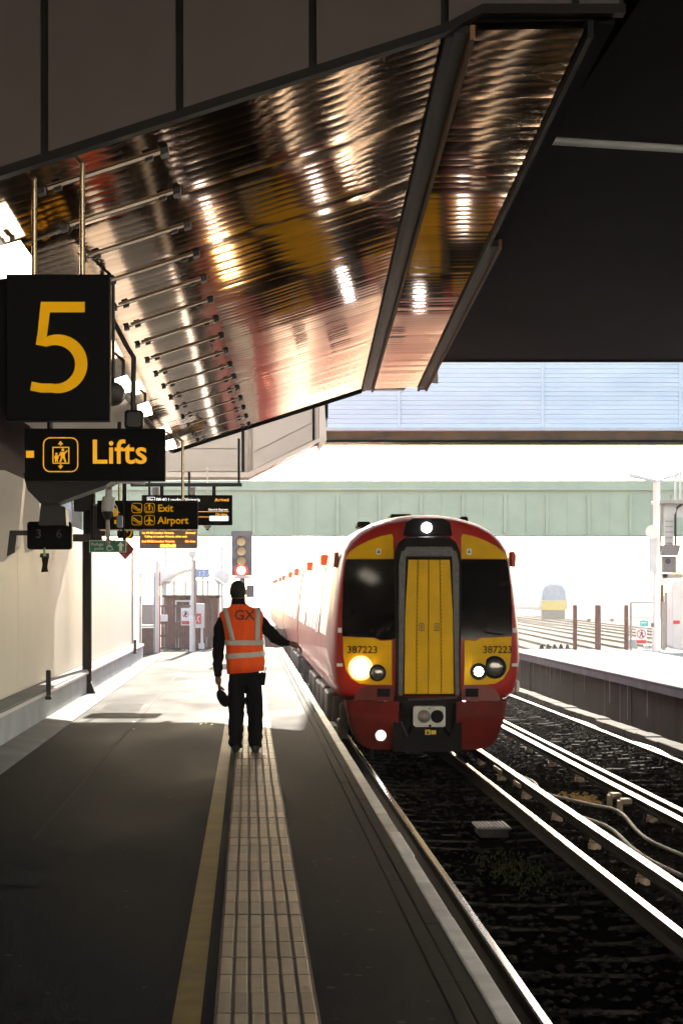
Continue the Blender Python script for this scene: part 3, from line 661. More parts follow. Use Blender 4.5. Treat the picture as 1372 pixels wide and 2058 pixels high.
# numeral drawn as two pieces: the stem with bar, and the bowl
def sweep(pts, wd, Y, name, m, parent, dy=.006):
    L = []; Rr = []
    for i, p in enumerate(pts):
        q0 = Vector(pts[max(i-1,0)]); q1 = Vector(pts[min(i+1,len(pts)-1)]); t = (q1-q0).normalized(); nrm = Vector((-t.y, t.x))
        ww = wd if not callable(wd) else wd(i/(len(pts)-1))
        L.append(Vector(p)+nrm*ww/2); Rr.append(Vector(p)-nrm*ww/2)
    b = MB(); f = [(P(v.x,v.y,Y).x, P(v.x,v.y,Y).z) for v in L]; g = [(P(v.x,v.y,Y).x, P(v.x,v.y,Y).z) for v in Rr]
    n = len(f); vs = [(p[0],Y-dy,p[1]) for p in f]+[(p[0],Y-dy,p[1]) for p in g]+[(p[0],Y-dy+.004,p[1]) for p in f]+[(p[0],Y-dy+.004,p[1]) for p in g]
    fs = []
    for i in range(n-1): fs += [(i,i+1,n+i+1,n+i),(2*n+i,3*n+i,3*n+i+1,2*n+i+1),(i,2*n+i,2*n+i+1,i+1),(n+i,n+i+1,3*n+i+1,3*n+i)]
    b.add(vs, fs); return b.build(name, m, parent)
polypx('numeral_stroke', [(83,607),(171,607),(171,628),(101,628),(95,676),(74,693)], Y5, M['sign_yellow'], n5, .009)
bowl = [(74,684)] 
for k in range(22):
    an = -114 + 216*k/21
    bowl.append((114+50*math.cos(R(an)), 732+49*math.sin(R(an))))
bowl.append((84,780)); bowl.append((63,776))
sweep(bowl, lambda t: 18 + 7*math.sin(math.pi*min(1, t*1.15))**1.0, Y5, 'numeral_stroke', M['sign_yellow'], n5)
for px, top in ((67,346),(164,318)):
    p0 = P(px,551,Y5); z_ = near_z(p0.x)+.25
    b = MB(); b.tube([(p0.x,Y5+.07,p0.z),(p0.x,Y5+.07,z_)], .0165, 12); b.build('hanger_tube', M['brass_tube'], n5, 60)

YLf = 17.0
lf = thing('lifts_sign', 'black hanging sign reading Lifts with a lift pictogram', 'sign', P(190,965,YLf))
plate('sign_box', 50, 861, 332, 966, YLf, .16, M['sign_black'], lf)
polypx('arrow_mark', [(53,906),(69,906),(69,920),(53,920)], YLf, M['sign_yellow_lit'], lf)
ringpx('pictogram_frame', 87, 879, 158, 949, 14, 2.2, YLf, M['sign_yellow_lit'], lf)
ringpx('pictogram_cabin', 106, 898, 140, 932, 1, 2.2, YLf, M['sign_yellow_lit'], lf)
polypx('pictogram_arrow', [(122,886),(128,893),(124,893),(124,896),(121,896),(121,893),(117,893)], YLf, M['sign_yellow_lit'], lf)
polypx('pictogram_arrow', [(122,943),(128,936),(124,936),(124,933),(121,933),(121,936),(117,936)], YLf, M['sign_yellow_lit'], lf)
polypx('pictogram_person', circlepx(127,904,3), YLf, M['sign_yellow_lit'], lf)
polypx('pictogram_person', [(122,908),(131,908),(136,904),(137,906),(131,913),(131,918),(134,929),(131,929),(127,920),(123,929),(120,929),(123,918),(122,914),(119,918),(118,916)], YLf, M['sign_yellow_lit'], lf)
polypx('pictogram_person', circlepx(114,912,2.3), YLf, M['sign_yellow_lit'], lf)
polypx('pictogram_person', [(111,915),(117,915),(119,921),(117,921),(117,929),(115,929),(114,924),(113,929),(111,929),(111,921),(109,921)], YLf, M['sign_yellow_lit'], lf)
textpx('Lifts', 183, 931, 49, YLf, M['sign_yellow_lit'], lf, bold=.004, space=1.0)
b = MB(); h0 = [P(226,640,YLf), P(252,690,YLf), P(268,716,YLf), P(267,790,YLf), P(266,861,YLf)]
b.tube([(p.x, YLf+.08, p.z) for p in h0], .022, 10); b.build('hanger_pipe', M['black_metal'], lf, 60)
pj = P(268,835,YLf); b = MB(); b.cbox(pj.x-.075, pj.x+.085, YLf+.0, YLf+.16, pj.z-.115, pj.z+.05, .02); b.build('junction_box', M['black_metal'], lf)
sp = thing('loudspeaker', 'round black loudspeaker behind the lower right edge of the number sign', 'loudspeaker', P(232,792,16.2))
q = P(228,792,16.2); b = MB(); b.loft([[(q.x+r*math.cos(a_), 16.2+yy, q.z+r*math.sin(a_)) for a_ in [2*math.pi*k/16 for k in range(16)]] for r, yy in ((.05,-.12),(.09,-.1),(.1,0),(.075,.1),(.03,.13))]); b.build('horn', M['black_metal'], sp, 50)
b = MB(); b.tube([(q.x,16.2,q.z+.08),(q.x,16.2,q.z+.9)], .014, 8); b.build('stem', M['black_metal'], sp)

# dark hood, bracket and small number sign on the left
hd = thing('equipment_hood', 'black tapered hood hanging below the left end of the lifts sign', 'hood', P(110,1010,19.5))
def prism_px(pts, Y, d, name, m, parent):
    b = MB(); b.prism([(P(x,y,Y).x,P(x,y,Y).z) for x,y in pts], Y, Y+d); return b.build(name, m, parent)
prism_px([(46,950),(250,950),(212,975),(110,1012),(96,1012),(82,1012),(56,985)], 19.5, .5, 'canopy', M['black_metal'], hd)
prism_px([(83,1008),(112,1010),(132,1020),(134,1056),(78,1056)], 19.6, .35, 'housing', M['black_metal'], hd)
b = MB(); q = P(100,960,19.7); b.tube([(q.x,19.75,q.z),(q.x,19.75,4.2)], .03, 8); b.build('stem', M['black_metal'], hd)
ps = thing('small_number_sign', 'small black rounded sign with faint grey digits on a wall bracket', 'sign', P(100,1105,19.9))
plate('sign_box', 55, 1048, 144, 1104, 19.9, .12, M['sign_black'], ps, .03)
M['faint'] = mat('faint_digit_grey', (0.045, 0.045, 0.045), 0.5)
textpx('3', 72, 1081, 18, 19.9, M['faint'], ps, dy=.008); textpx('6', 113, 1081, 18, 19.9, M['faint'], ps, dy=.008)
prism_px([(20,1066),(55,1066),(55,1076),(34,1076),(30,1110),(14,1118)], 19.95, .05, 'bracket', M['black_metal'], ps)
hb = thing('hanging_tag', 'little hanging tag with a green band below the small number sign', 'tag', P(90,1150,19.9))
prism_px([(87,1104),(91,1100),(93,1118),(87,1118)], 19.88, .03, 'green_band', mat('hi_vis_green', (0.25,0.55,0.18), .5), hb)
prism_px([(82,1112),(99,1112),(99,1122),(80,1120)], 19.92, .03, 'loop', M['black_metal'], hb)
prism_px([(84,1120),(98,1122),(95,1140),(97,1149),(83,1150),(86,1135)], 19.9, .03, 'strap', M['rust'], hb)
pc = thing('clad_pier', 'leaning pale metal pier at the left picture edge below the lifts sign', 'pier', P(10,1130,21.5))
prism_px([(-30,1128),(2,1128),(36,1098),(48,962),(10,945),(-30,945)], 21.5, .25, 'shaft', M['white_clad'], pc)
prism_px([(52,965),(80,1010),(84,1060),(76,1100),(50,1110),(45,1040)], 22.3, .2, 'inner_cladding', M['white_clad'], pc)

# post by the plinth
po = thing('canopy_post', 'tall dark steel post standing against the plinth wall', 'post', (-2.62, 32.4, 0))
b = MB(); xp = -2.62
b.cbox(xp-.06, xp+.07, 32.34, 32.48, .22, 3.5, .012); b.build('shaft', M['dark_steel'], po)
b = MB(); b.box(xp-.075, xp-.062, 32.35, 32.47, .25, 2.5); b.build('edge_strip', M['rust_beam'], po)
b = MB(); b.loft([[(xp-.06,32.33,.22),(xp+.07,32.33,.22),(xp+.07,32.49,.22),(xp-.06,32.49,.22)],[(xp-.08,32.3,.06),(xp+.13,32.3,.06),(xp+.13,32.52,.06),(xp-.08,32.52,.06)],[(xp-.06,32.3,.03),(xp+.14,32.3,.03),(xp+.14,32.52,.03),(xp-.06,32.52,.03)]]); b.build('boot', M['black_metal'], po)
b = MB(); q = P(165,985,32.4); b.cbox(q.x-.12, q.x+.22, 32.3, 32.5, q.z-.35, q.z+.05, .02); b.build('head_bracket', M['dark_steel'], po)
b = MB(); q = P(175,1080,32.3); b.cbox(q.x-.22, q.x+.25, 32.2, 32.33, q.z-.07, q.z+.05, .01); b.build('cross_arm', M['black_metal'], po)
b = MB(); q = P(198,1040,32.2); b.cbox(q.x-.12, q.x+.12, 32.1, 32.3, q.z-.3, q.z+.22, .03); b.build('control_box', M['black_metal'], po)
for (px, yb, yt, Y) , lab in zip(((108,1388,1347,25.5),(282,1310,1286,45.0)), ('short black stub post on the plinth wall left of the canopy post', 'short black stub post at the far end of the plinth wall')):
    q = P(px, yb, Y); st = thing('stub_post', lab, 'post', (-2.62, Y, .38)); z_t = P(px,yt,Y).z
    b = MB(); b.cbox(-2.59, -2.53, Y, Y+.06, .33, max(z_t,.62), .01); b.build('stub', M['black_metal'], st)
    b = MB(); b.cbox(-2.6, -2.52, Y-.02, Y+.08, .30, .345, .008); b.build('bracket', M['black_metal'], st)

# Exit / Airport sign
YX = 30.0
ex = thing('exit_airport_sign', 'black hanging sign reading Exit and Airport with yellow pictograms', 'sign', P(310,1065,YX))
plate('sign_box', 196, 1006, 398, 1063, YX, .18, M['sign_black'], ex)
plate('bottom_trim', 200, 1063.5, 398, 1066, YX-.005, .18, M['brass_tube'], ex)
for row, (yy, word) in enumerate(((1021,'Exit'),(1045.5,'Airport'))):
    for x0 in (265, 290.5): ringpx('pictogram_frame', x0, yy-10, x0+21, yy+10, 5, 1.1, YX, M['sign_yellow'], ex)
    sweep([(267,yy-4),(270,yy-4),(279,yy+3),(284,yy+3)], 2.2, YX, 'pictogram_escalator', M['sign_yellow'], ex)
    sweep([(267,yy-1),(271,yy+1),(278,yy+6),(284,yy+6)], 1.3, YX, 'pictogram_escalator', M['sign_yellow'], ex)
    textpx(word, 317, yy+7, 14.5, YX, M['sign_yellow'], ex, bold=.003)
polypx('pictogram_exit', [(300.5,1012),(305,1017),(302,1017),(302,1025),(299,1025),(299,1017),(296,1017)], YX, M['sign_yellow'], ex)
sweep([(296,1019),(294,1019),(294,1028),(307,1028),(307,1019),(305,1019)], 1.6, YX, 'pictogram_exit', M['sign_yellow'], ex)
polypx('pictogram_plane', [(300.5,1037),(302,1040),(302,1043),(308,1047),(308,1049),(302,1047),(302,1051),(304,1053),(304,1054),(300.5,1053),(297,1054),(297,1053),(299,1051),(299,1047),(293,1049),(293,1047),(299,1043),(299,1040)], YX, M['sign_yellow'], ex)
polypx('arrow_mark', [(232,1020),(242,1031),(236,1031),(236,1038),(228,1038),(228,1031),(222,1031)], YX, M['sign_yellow'], ex)
polypx('arrow_mark', [(251,1049),(243,1040),(243,1045),(230,1045),(230,1053),(243,1053),(243,1058)], YX, M['sign_yellow'], ex)
b = MB(); q = P(367,1006,YX); b.tube([(q.x,YX+.09,q.z),(q.x,YX+.09,4.4)], .022, 10); b.build('hanger_tube', M['brass_tube'], ex, 60)
b = MB(); q = P(240,1006,YX); b.tube([(q.x,YX+.09,q.z),(q.x,YX+.09,4.0)], .022, 10); b.build('hanger_tube', M['brass_tube'], ex, 60)

# departure screen on a bar
YD = 32.5
ds = thing('departure_screen', 'wide black departure screen listing a train as arrived', 'screen', P(375,1055,YD))
plate('screen_case', 285, 995, 467, 1055, YD, .2, M['sign_black'], ds)
textpx('Plat', 298, 1007, 5.5, YD, M['lcd_white'], ds, dy=.01); ringpx('platform_box', 296, 999, 312, 1010, 1, .7, YD, M['lcd_white'], ds)
textpx('08:40 London Victoria', 314, 1007.5, 7, YD, M['lcd_white'], ds, dy=.01)
textpx('Arrived', 460, 1007.5, 6.5, YD, M['lcd_orange'], ds, align='RIGHT', dy=.01)
textpx('Gatwick Express', 458, 1026, 4.2, YD, M['lcd_white'], ds, align='RIGHT', dy=.01)
textpx('On time', 457, 1036, 5, YD, M['lcd_orange'], ds, align='RIGHT', dy=.01)
polypx('screen_rule', [(398,1028),(460,1028),(460,1028.8),(398,1028.8)], YD, M['lcd_orange'], ds); polypx('screen_rule', [(398,1038.5),(460,1038.5),(460,1039.3),(398,1039.3)], YD, M['lcd_orange'], ds)
b = MB(); b.prism([(P(x,y,YD).x,P(x,y,YD).z) for x,y in rrpx(421,1037,459,1047,2)], YD-.012, YD-.004); b.build('clock_box', M['lcd_white'], ds)
b = MB(); a = P(262,977,YD); c = P(486,970,YD); b.cbox(a.x, c.x, YD+.05, YD+.15, a.z, c.z, .008); b.build('support_bar', M['black_metal'], ds)
for px in (325, 430):
    b = MB(); q0 = P(px,996,YD); q1 = P(px,975,YD); b.cbox(q0.x-.03, q0.x+.03, YD+.06, YD+.14, q0.z, q1.z, .006); b.build('drop_bracket', M['dark_steel'], ds)
for px in (312, 386):
    b = MB(); q0 = P(px,994,YD); q1 = P(px,977,YD); b.cbox(q0.x-.055, q0.x+.055, YD+.17, YD+.28, q0.z, q1.z, .02); b.build('fan_unit', M['white_clad'], ds)
b = MB(); q = P(480,972,YD); b.tube([(q.x,YD+.1,q.z),(q.x,YD+.1,4.2)], .02, 8); b.build('hanger_tube', M['dark_steel'], ds)
b = MB(); q = P(300,972,YD); b.tube([(q.x,YD+.1,q.z),(q.x,YD+.1,3.75)], .02, 8); b.build('hanger_tube', M['dark_steel'], ds)
# LED board
YE = 33.6
le = thing('led_board', 'amber LED departure board showing the clock time below the exit sign', 'screen', P(338,1102,YE))
plate('board_case', 280, 1058, 397, 1102, YE, .2, M['sig_grey'], le)
plate('display', 283, 1060, 394, 1092, YE-.006, .01, M['led_bg'], le)
textpx('1st 09:40 London Victoria', 285, 1073, 4.4, YE, M['led'], le, dy=.012); textpx('Arrived', 393, 1073, 4.6, YE, M['led'], le, align='RIGHT', dy=.012)
textpx('Calling at London Victoria, other only', 291, 1080, 4.0, YE, M['led'], le, dy=.012)
textpx('2nd 09:52 London Victoria', 285, 1090, 4.4, YE, M['led'], le, dy=.012); textpx('On time', 393, 1090, 4.4, YE, M['led'], le, align='RIGHT', dy=.012)
textpx('09:39:40', 338, 1100, 6.5, YE, M['led'], le, align='CENTER', dy=.012, bold=.003)
b = MB(); q = P(300,1060,YE); b.tube([(q.x,YE+.1,q.z),(q.x,YE+.1,3.72)], .02, 8); q = P(380,1060,YE); b.tube([(q.x,YE+.1,q.z),(q.x,YE+.1,3.72)], .02, 8); b.build('hanger_tubes', M['dark_steel'], le)
dm = thing('dome_camera', 'small white dome camera below the departure screen', 'camera', P(417,1058,YD+.4))
q = P(417,1056,YD+.4); b = MB(); b.loft([[(q.x+r*math.cos(a_), YD+.4+r*math.sin(a_), q.z+zz) for a_ in [2*math.pi*k/14 for k in range(14)]] for r, zz in ((.065,.03),(.07,0),(.055,-.035),(.03,-.06))]); b.build('housing', M['white_clad'], dm, 50)
b = MB(); b.loft([[(q.x+r*math.cos(a_), YD+.4+r*math.sin(a_), q.z+zz) for a_ in [2*math.pi*k/10 for k in range(10)]] for r, zz in ((.03,-.055),(.02,-.075),(.006,-.08))]); b.build('lens_dome', M['dark_steel'], dm, 50)
b = MB(); b.tube([(q.x,YD+.4,q.z+.03),(q.x,YD+.4,3.75)], .014, 8); b.build('stem', M['white_clad'], dm)

# CCTV camera on its mast, and the green refuge sign
YC = 26.0
cc = thing('cctv_camera', 'pale cylindrical security camera on a pole left of the exit sign', 'camera', P(215,1040,YC))
q0, q1 = P(219,1000,YC), P(217,1040,YC)
b = MB(); b.tube([(q0.x,YC,q0.z),(q0.x-.01,YC-.02,(q0.z+q1.z)/2),(q1.x,YC-.03,q1.z+.07)], [.085,.085,.08], 14); b.build('housing', M['grey_plastic'], cc, 60)
b = MB(); b.tube([(q1.x,YC-.03,q1.z+.075),(q1.x,YC-.03,q1.z+.03),(q1.x,YC-.03,q1.z-.03)], [.07,.065,.03], 12); b.build('dome', M['black_metal'], cc, 60)
b = MB(); a0 = P(217,1095,YC); a1 = P(216,1036,YC); b.tube([(a0.x,YC+.06,a0.z),(a1.x,YC+.06,a1.z)], .028, 10); b.build('mast', M['galv'], cc, 60)
arm = [P(219,1000,YC), P(219,985,YC), P(226,972,YC), P(240,966,YC), P(292,972,YC)]
b = MB(); b.tube([(p.x, YC+.02, p.z) for p in arm], [.045,.045,.04,.035,.02], 10); b.build('arm', M['grey_plastic'], cc, 60)
b = MB(); b.tube([(arm[3].x, YC+.02, arm[3].z), (arm[3].x, YC+.02, 4.1)], .025, 8); b.build('stem', M['dark_steel'], cc)
b = MB(); a = P(235,1060,YC); c = P(247,1036,YC); b.cbox(a.x, c.x, YC-.05, YC+.06, a.z, c.z, .01); b.build('junction_box', mat('blue_grey_box', (0.16,0.2,0.26), .5), cc)
b = MB(); cb = [P(237,1036,YC), P(236,1020,YC), P(231,1012,YC), P(224,1010,YC)]; b.tube([(p.x, YC, p.z) for p in cb], .007, 6); b.build('cable_loop', M['white_clad'], cc)
b = MB(); cb = [P(240,1060,YC), P(240,1075,YC), P(236,1084,YC), P(226,1086,YC), P(218,1084,YC)]; b.tube([(p.x, YC+.03, p.z) for p in cb], .007, 6); b.build('cable_loop', M['black_metal'], cc)
YR = 27.5
rf = thing('refuge_sign', 'green refuge point sign with wheelchair symbol and white arrow', 'sign', P(217,1110,YR))
plate('sign_plate', 180, 1086, 254, 1110, YR, .03, M['sign_green'], rf)
ringpx('border', 180, 1086, 254, 1110, .5, 1.2, YR, M['white'], rf, .004)
textpx('Refuge', 184, 1096.5, 6.4, YR, M['white'], rf); textpx('point', 190, 1105, 6.4, YR, M['white'], rf)
ringpx('wheel_symbol', 214.5, 1095.5, 226.5, 1107.5, 6, 1.6, YR, M['white'], rf)
polypx('person_symbol', circlepx(219,1090.5,2), YR, M['white'], rf); sweep([(219,1092),(220,1099),(225,1099),(228,1106)], 2, YR, 'person_symbol', M['white'], rf)
polypx('arrow_symbol', [(243,1089),(250,1097),(246,1097),(246,1107),(240,1107),(240,1097),(236,1097)], YR, M['white'], rf)
b = MB(); a = P(186,1080,YR); b.tube([(a.x,YR+.04,a.z-.05),(a.x,YR+.04,3.9)], .014, 8); a = P(248,1080,YR); b.tube([(a.x,YR+.04,a.z-.05),(a.x,YR+.04,3.9)], .014, 8); b.build('hanger_rods', M['dark_steel'], rf)
YM = 31.0
mr = thing('diamond_sign', 'maroon diamond sign half hidden behind the green refuge sign', 'sign', P(255,1123,YM))
prism_px([(252,1124),(271,1104),(252,1083),(233,1104)], YM, .03, 'sign_plate', M['maroon'], mr)
textpx('RLU', 245, 1119, 6, YM, mat('pink_letter', (0.7,0.3,0.25), .5), mr); textpx('22', 250, 1095, 5, YM, M['white'], mr)
b = MB(); q = P(252,1090,YM); b.tube([(q.x,YM+.05,q.z),(q.x,YM+.05,3.85)], .016, 8); b.build('hanger_rod', M['dark_steel'], mr)
yl = thing('yellow_ring_sign', 'black square sign with a yellow curved mark behind the exit sign', 'sign', P(256,1085,31.8))
plate('sign_plate', 236, 1055, 268, 1082, 31.8, .05, M['sign_black'], yl)
sweep([(261,1060),(265,1070),(262,1078),(256,1081)], 3, 31.8, 'curved_mark', M['sign_yellow'], yl); polypx('square_mark', [(249,1066),(258,1066),(258,1070),(249,1070)], 31.8, M['sign_yellow'], yl)
b = MB(); q = P(252,1056,31.8); b.tube([(q.x,31.82,q.z),(q.x,31.82,3.8)], .016, 8); b.build('hanger_rod', M['dark_steel'], yl)

# ================================================================== THE TRAIN
TY, TX = 29.2, 2.635
train = thing('passenger_train', 'red passenger train with yellow gangway doors and lit headlights arriving beside the platform', 'train', (TX, TY, RAIL))
HALF = [(0,3.77),(.2,3.762),(.4,3.735),(.6,3.69),(.8,3.62),(.98,3.52),(1.12,3.39),(1.215,3.24),(1.26,3.05),(1.305,2.75),(1.35,2.35),(1.385,1.95),(1.395,1.6),(1.37,1.3),(1.30,1.08),(1.2,.99)]
HALF = [(x*1.02,z) for x,z in HALF]
OUT = [(-x,z) for x,z in reversed(HALF)] + HALF[1:] + [(.6,.97),(0,.97),(-.6,.97)]
def yf(x, z): return .20*max(0, abs(x)-.45) + (.10*(z-1.9) if z > 1.9 else .04*(1.9-z))
def W(x, y, z): return (TX+x, TY+y, RAIL+z)
def inset(p, i):
    x, z = p; cz = 2.3; return (x*(1-i/1.4), cz+(z-cz)*(1-i/1.45))
rings = []
for i, dy in ((0,19.6),(0,1.8),(.004,.9),(.018,.45),(.04,.2),(.07,.07),(.105,.015),(.2,.0)):
    rr = []
    for p in OUT:
        x, z = inset(p, i); k = max(0, 1-dy/1.8) if dy < 1.8 else 0
        rr.append(W(x, dy + yf(x,z)*k, z))
    rings.append(rr)
for sc_ in (.7,.35,.02):
    rr = []
    for p in OUT:
        x, z = inset(p, .2); x *= sc_; z = 2.3+(z-2.3)*sc_; rr.append(W(x, yf(x,z), z))
    rings.append(rr)
b = MB(); b.loft(rings); cab = b.build('cab_body', M['red'], train, 40)
def fpoly(name, pts, m, off=.014, th=.03, parent=None, sm=None):    # panel that follows the raked cab front
    b = MB(); n = len(pts)
    vs = [W(x, yf(x,z)-off, z) for x,z in pts] + [W(x, yf(x,z)-off+th, z) for x,z in pts]
    b.add(vs, [tuple(range(n))] + [(i, n+i, n+(i+1)%n, (i+1)%n) for i in range(n)] + [tuple(range(2*n-1,n-1,-1))])
    return b.build(name, m, parent or train)
def mir(pts): return [(-x,z) for x,z in pts]
top_y = [(.50,3.09),(1.20,3.09),(1.14,3.19),(1.02,3.28),(.86,3.36),(.68,3.425),(.52,3.455),(.50,3.40)]
wind = [(.47,1.93),(.52,1.905),(.70,1.895),(.78,1.93),(1.25,1.95),(1.252,2.3),(1.235,2.7),(1.20,3.03),(1.18,3.08),(.47,3.08)]
low = [(.53,1.89),(.69,1.88),(.79,1.92),(1.24,1.94),(1.235,1.66),(1.20,1.45),(1.12,1.32),(1.0,1.25),(.85,1.235),(.53,1.235)]
for s in (1, -1):
    f = (lambda q: q) if s == 1 else mir
    fpoly('yellow_top_panel', f(top_y), M['train_yellow'])
    fpoly('windscreen', f(wind), M['screen'], .020)
    lp = fpoly('yellow_front_panel', f(low), M['train_yellow'], .016)
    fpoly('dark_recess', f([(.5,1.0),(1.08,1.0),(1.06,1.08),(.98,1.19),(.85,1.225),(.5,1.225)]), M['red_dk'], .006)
    fpoly('jumper_box', f([(.56,1.06),(.74,1.06),(.74,1.18),(.56,1.18)]), M['rubber'], .05, .05)
    fpoly('warning_label', f([(.58,3.15),(.65,3.15),(.65,3.24),(.58,3.24)]) if s==1 else mir([(.68,3.15),(.75,3.15),(.75,3.24),(.68,3.24)]), M['white'], .018, .004)
    fpoly('warning_mark', f([(.595,3.175),(.635,3.175),(.615,3.225)]) if s==1 else mir([(.695,3.175),(.735,3.175),(.715,3.225)]), M['text_dark'], .021, .004)
    fpoly('side_stripe', f([(1.245,1.50),(1.33,1.50),(1.33,1.545),(1.245,1.545)]), M['white'], .03, .05)
    fpoly('corner_marker', f([(1.26,2.0),(1.315,2.0),(1.315,2.07),(1.26,2.07)]), M['white'], .012, .05)
    # red valance below
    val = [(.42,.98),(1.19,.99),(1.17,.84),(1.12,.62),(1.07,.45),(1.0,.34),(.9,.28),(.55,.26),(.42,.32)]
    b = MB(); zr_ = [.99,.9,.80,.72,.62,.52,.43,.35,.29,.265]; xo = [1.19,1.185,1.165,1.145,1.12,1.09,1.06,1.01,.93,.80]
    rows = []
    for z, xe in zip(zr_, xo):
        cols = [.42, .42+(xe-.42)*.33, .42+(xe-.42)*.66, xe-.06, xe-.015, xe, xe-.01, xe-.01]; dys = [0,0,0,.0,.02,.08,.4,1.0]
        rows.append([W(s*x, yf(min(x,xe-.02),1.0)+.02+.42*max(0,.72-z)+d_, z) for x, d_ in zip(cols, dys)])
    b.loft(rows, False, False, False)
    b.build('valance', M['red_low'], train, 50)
    x0 = .785 if s == 1 else -1.205
    q = W(x0, 0, 1.715); xm = x0+.21
    tt = text('387223', .150, W(x0+.02, yf(xm,1.7)-.021, 1.70), M['text_dark'], lp, name='unit_number', ext=.0015, rotz=math.degrees(math.atan(.20))*s*0, bold=.002)
# rotate numbers onto the raked panels: shear in y along x
for o in [o for o in COL.objects if o.name.startswith('unit_number')]:
    for v in o.data.vertices:
        x = v.co.x - TX; z = v.co.z - RAIL
        v.co.y = TY + yf(x, z) - .019 - (0.002 if v.co.y < TY + yf(.98,1.7) - .021 else 0)
# gangway
g = [( .46,1.08),(.47,2.9),(.455,3.15),(.40,3.30),(.30,3.38),(.15,3.40),(-.15,3.40),(-.30,3.38),(-.40,3.30),(-.455,3.15),(-.47,2.9),(-.46,1.08)]
b = MB(); vs0 = [W(x,-.10,z) for x,z in g]; vs1 = [W(x*1.06,.10,1.08+(z-1.08)*1.012) for x,z in g]; n = len(g)
b.add(vs0+vs1, [tuple(range(n))] + [(i,n+i,n+(i+1)%n,(i+1)%n) for i in range(n)] + [tuple(range(2*n-1,n-1,-1))]); gang = b.build('gangway_surround', M['rubber'], train)
for s in (1,-1):
    b = MB(); b.prism([(TX+s*.385,RAIL+1.09),(TX+s*.44,RAIL+1.09),(TX+s*.44,RAIL+3.0),(TX+s*.40,RAIL+3.2),(TX+s*.335,RAIL+3.2)], TY-.125, TY-.098); b.build('edge_seal', M['gang_edge'], gang)
b = MB(); b.prism([(TX-.40,RAIL+3.12),(TX+.40,RAIL+3.12),(TX+.33,RAIL+3.26),(TX-.33,RAIL+3.26)], TY-.118, TY-.098); b.build('header_plate', M['gang_edge'], gang)
edges_d = [(-.305,-.365),(-.165,-.185),(-.008,-.01),(.155,.175),(.305,.365)]
for k in range(4):
    (t0,b0),(t1,b1) = edges_d[k], edges_d[k+1]; e = .004
    b = MB(); b.prism([(TX+b0+e,RAIL+1.11),(TX+b1-e,RAIL+1.11),(TX+(b1*.75+t1*.25)-e,RAIL+2.3),(TX+t1-e,RAIL+3.07),(TX+t0+e,RAIL+3.07),(TX+(b0*.75+t0*.25)+e,RAIL+2.3)], TY-.14, TY-.10, .006)
    d = b.build('gangway_door_leaf', M['train_yellow'], train)
    b = MB()
    xs0 = (b0+.018, t0+.018)
    for j in range(34):
        z = 1.16 + j*.056; x = xs0[0] + (xs0[1]-xs0[0])*max(0,(z-1.9)/1.2); b.cbox(TX+x-.005, TX+x+.005, TY-.144, TY-.139, RAIL+z-.006, RAIL+z+.006, .002)
    if k in (1,3): b.build('rivet_row', M['gang_edge'], d)
for x in (-.11,.11):
    b = MB(); b.ring([(TX+x-.035,RAIL+2.03),(TX+x+.035,RAIL+2.03),(TX+x+.035,RAIL+2.14),(TX+x-.035,RAIL+2.14)], [(TX+x-.027,RAIL+2.04),(TX+x+.027,RAIL+2.04),(TX+x+.027,RAIL+2.13),(TX+x-.027,RAIL+2.13)], TY-.148, TY-.139); b.box(TX+x-.006,TX+x+.006,TY-.155,TY-.14,RAIL+2.05,RAIL+2.12); b.build('door_handle', M['gang_edge'], gang)
# lights
def lightcluster(cx, cz, r, m, name, ring_r):
    y_ = yf(cx, cz); b = MB(); b.disc(TX+cx, RAIL+cz, ring_r, TY+y_-.045, TY+y_+.05, 24); h = b.build(name, M['rubber'], train)
    b = MB(); n = 20
    b.loft([[(TX+cx+rr*math.cos(2*math.pi*k/n), TY+y_-.045-dd, RAIL+cz+rr*math.sin(2*math.pi*k/n)) for k in range(n)] for rr, dd in ((r,.0),(r*.92,.012),(r*.6,.02),(.004,.024))]); b.build('lens', m, h, 60)
    if m is M['lamp_warm']:
        b = MB(); b.ring([(TX+cx+(r+.055)*math.cos(2*math.pi*k/n), RAIL+cz+(r+.055)*math.sin(2*math.pi*k/n)) for k in range(n)], [(TX+cx+(r+.001)*math.cos(2*math.pi*k/n), RAIL+cz+(r+.001)*math.sin(2*math.pi*k/n)) for k in range(n)], TY+y_-.052, TY+y_-.046); b.build('halo_ring', M['lamp_halo'], h)
lightcluster(-.985, 1.48, .125, M['lamp_warm'], 'headlight', .15); lightcluster(-.74, 1.41, .095, M['lens'], 'marker_light', .125)
lightcluster(.985, 1.49, .125, M['lens'], 'headlight', .17); lightcluster(.745, 1.43, .068, M['lamp_white'], 'marker_light', .125)
b = MB(); b.prism([(TX-.36,RAIL+3.43),(TX+.36,RAIL+3.43),(TX+.32,RAIL+3.62),(TX+.22,RAIL+3.68),(TX-.22,RAIL+3.68),(TX-.32,RAIL+3.62)], TY+.03, TY+.4); hb_ = b.build('top_light_housing', M['rubber'], train)
b = MB(); b.disc(TX-.02, RAIL+3.545, .075, TY+.015, TY+.035, 20); b.build('top_headlight', M['lamp_white'], hb_)
b = MB(); b.disc(TX-.69, RAIL+.49, .085, TY+.06, TY+.14, 20); fl = b.build('lower_light', M['galv'], train); b = MB(); b.disc(TX-.69, RAIL+.49, .055, TY+.045, TY+.062, 20); b.build('lens', M['lamp_white'], fl)
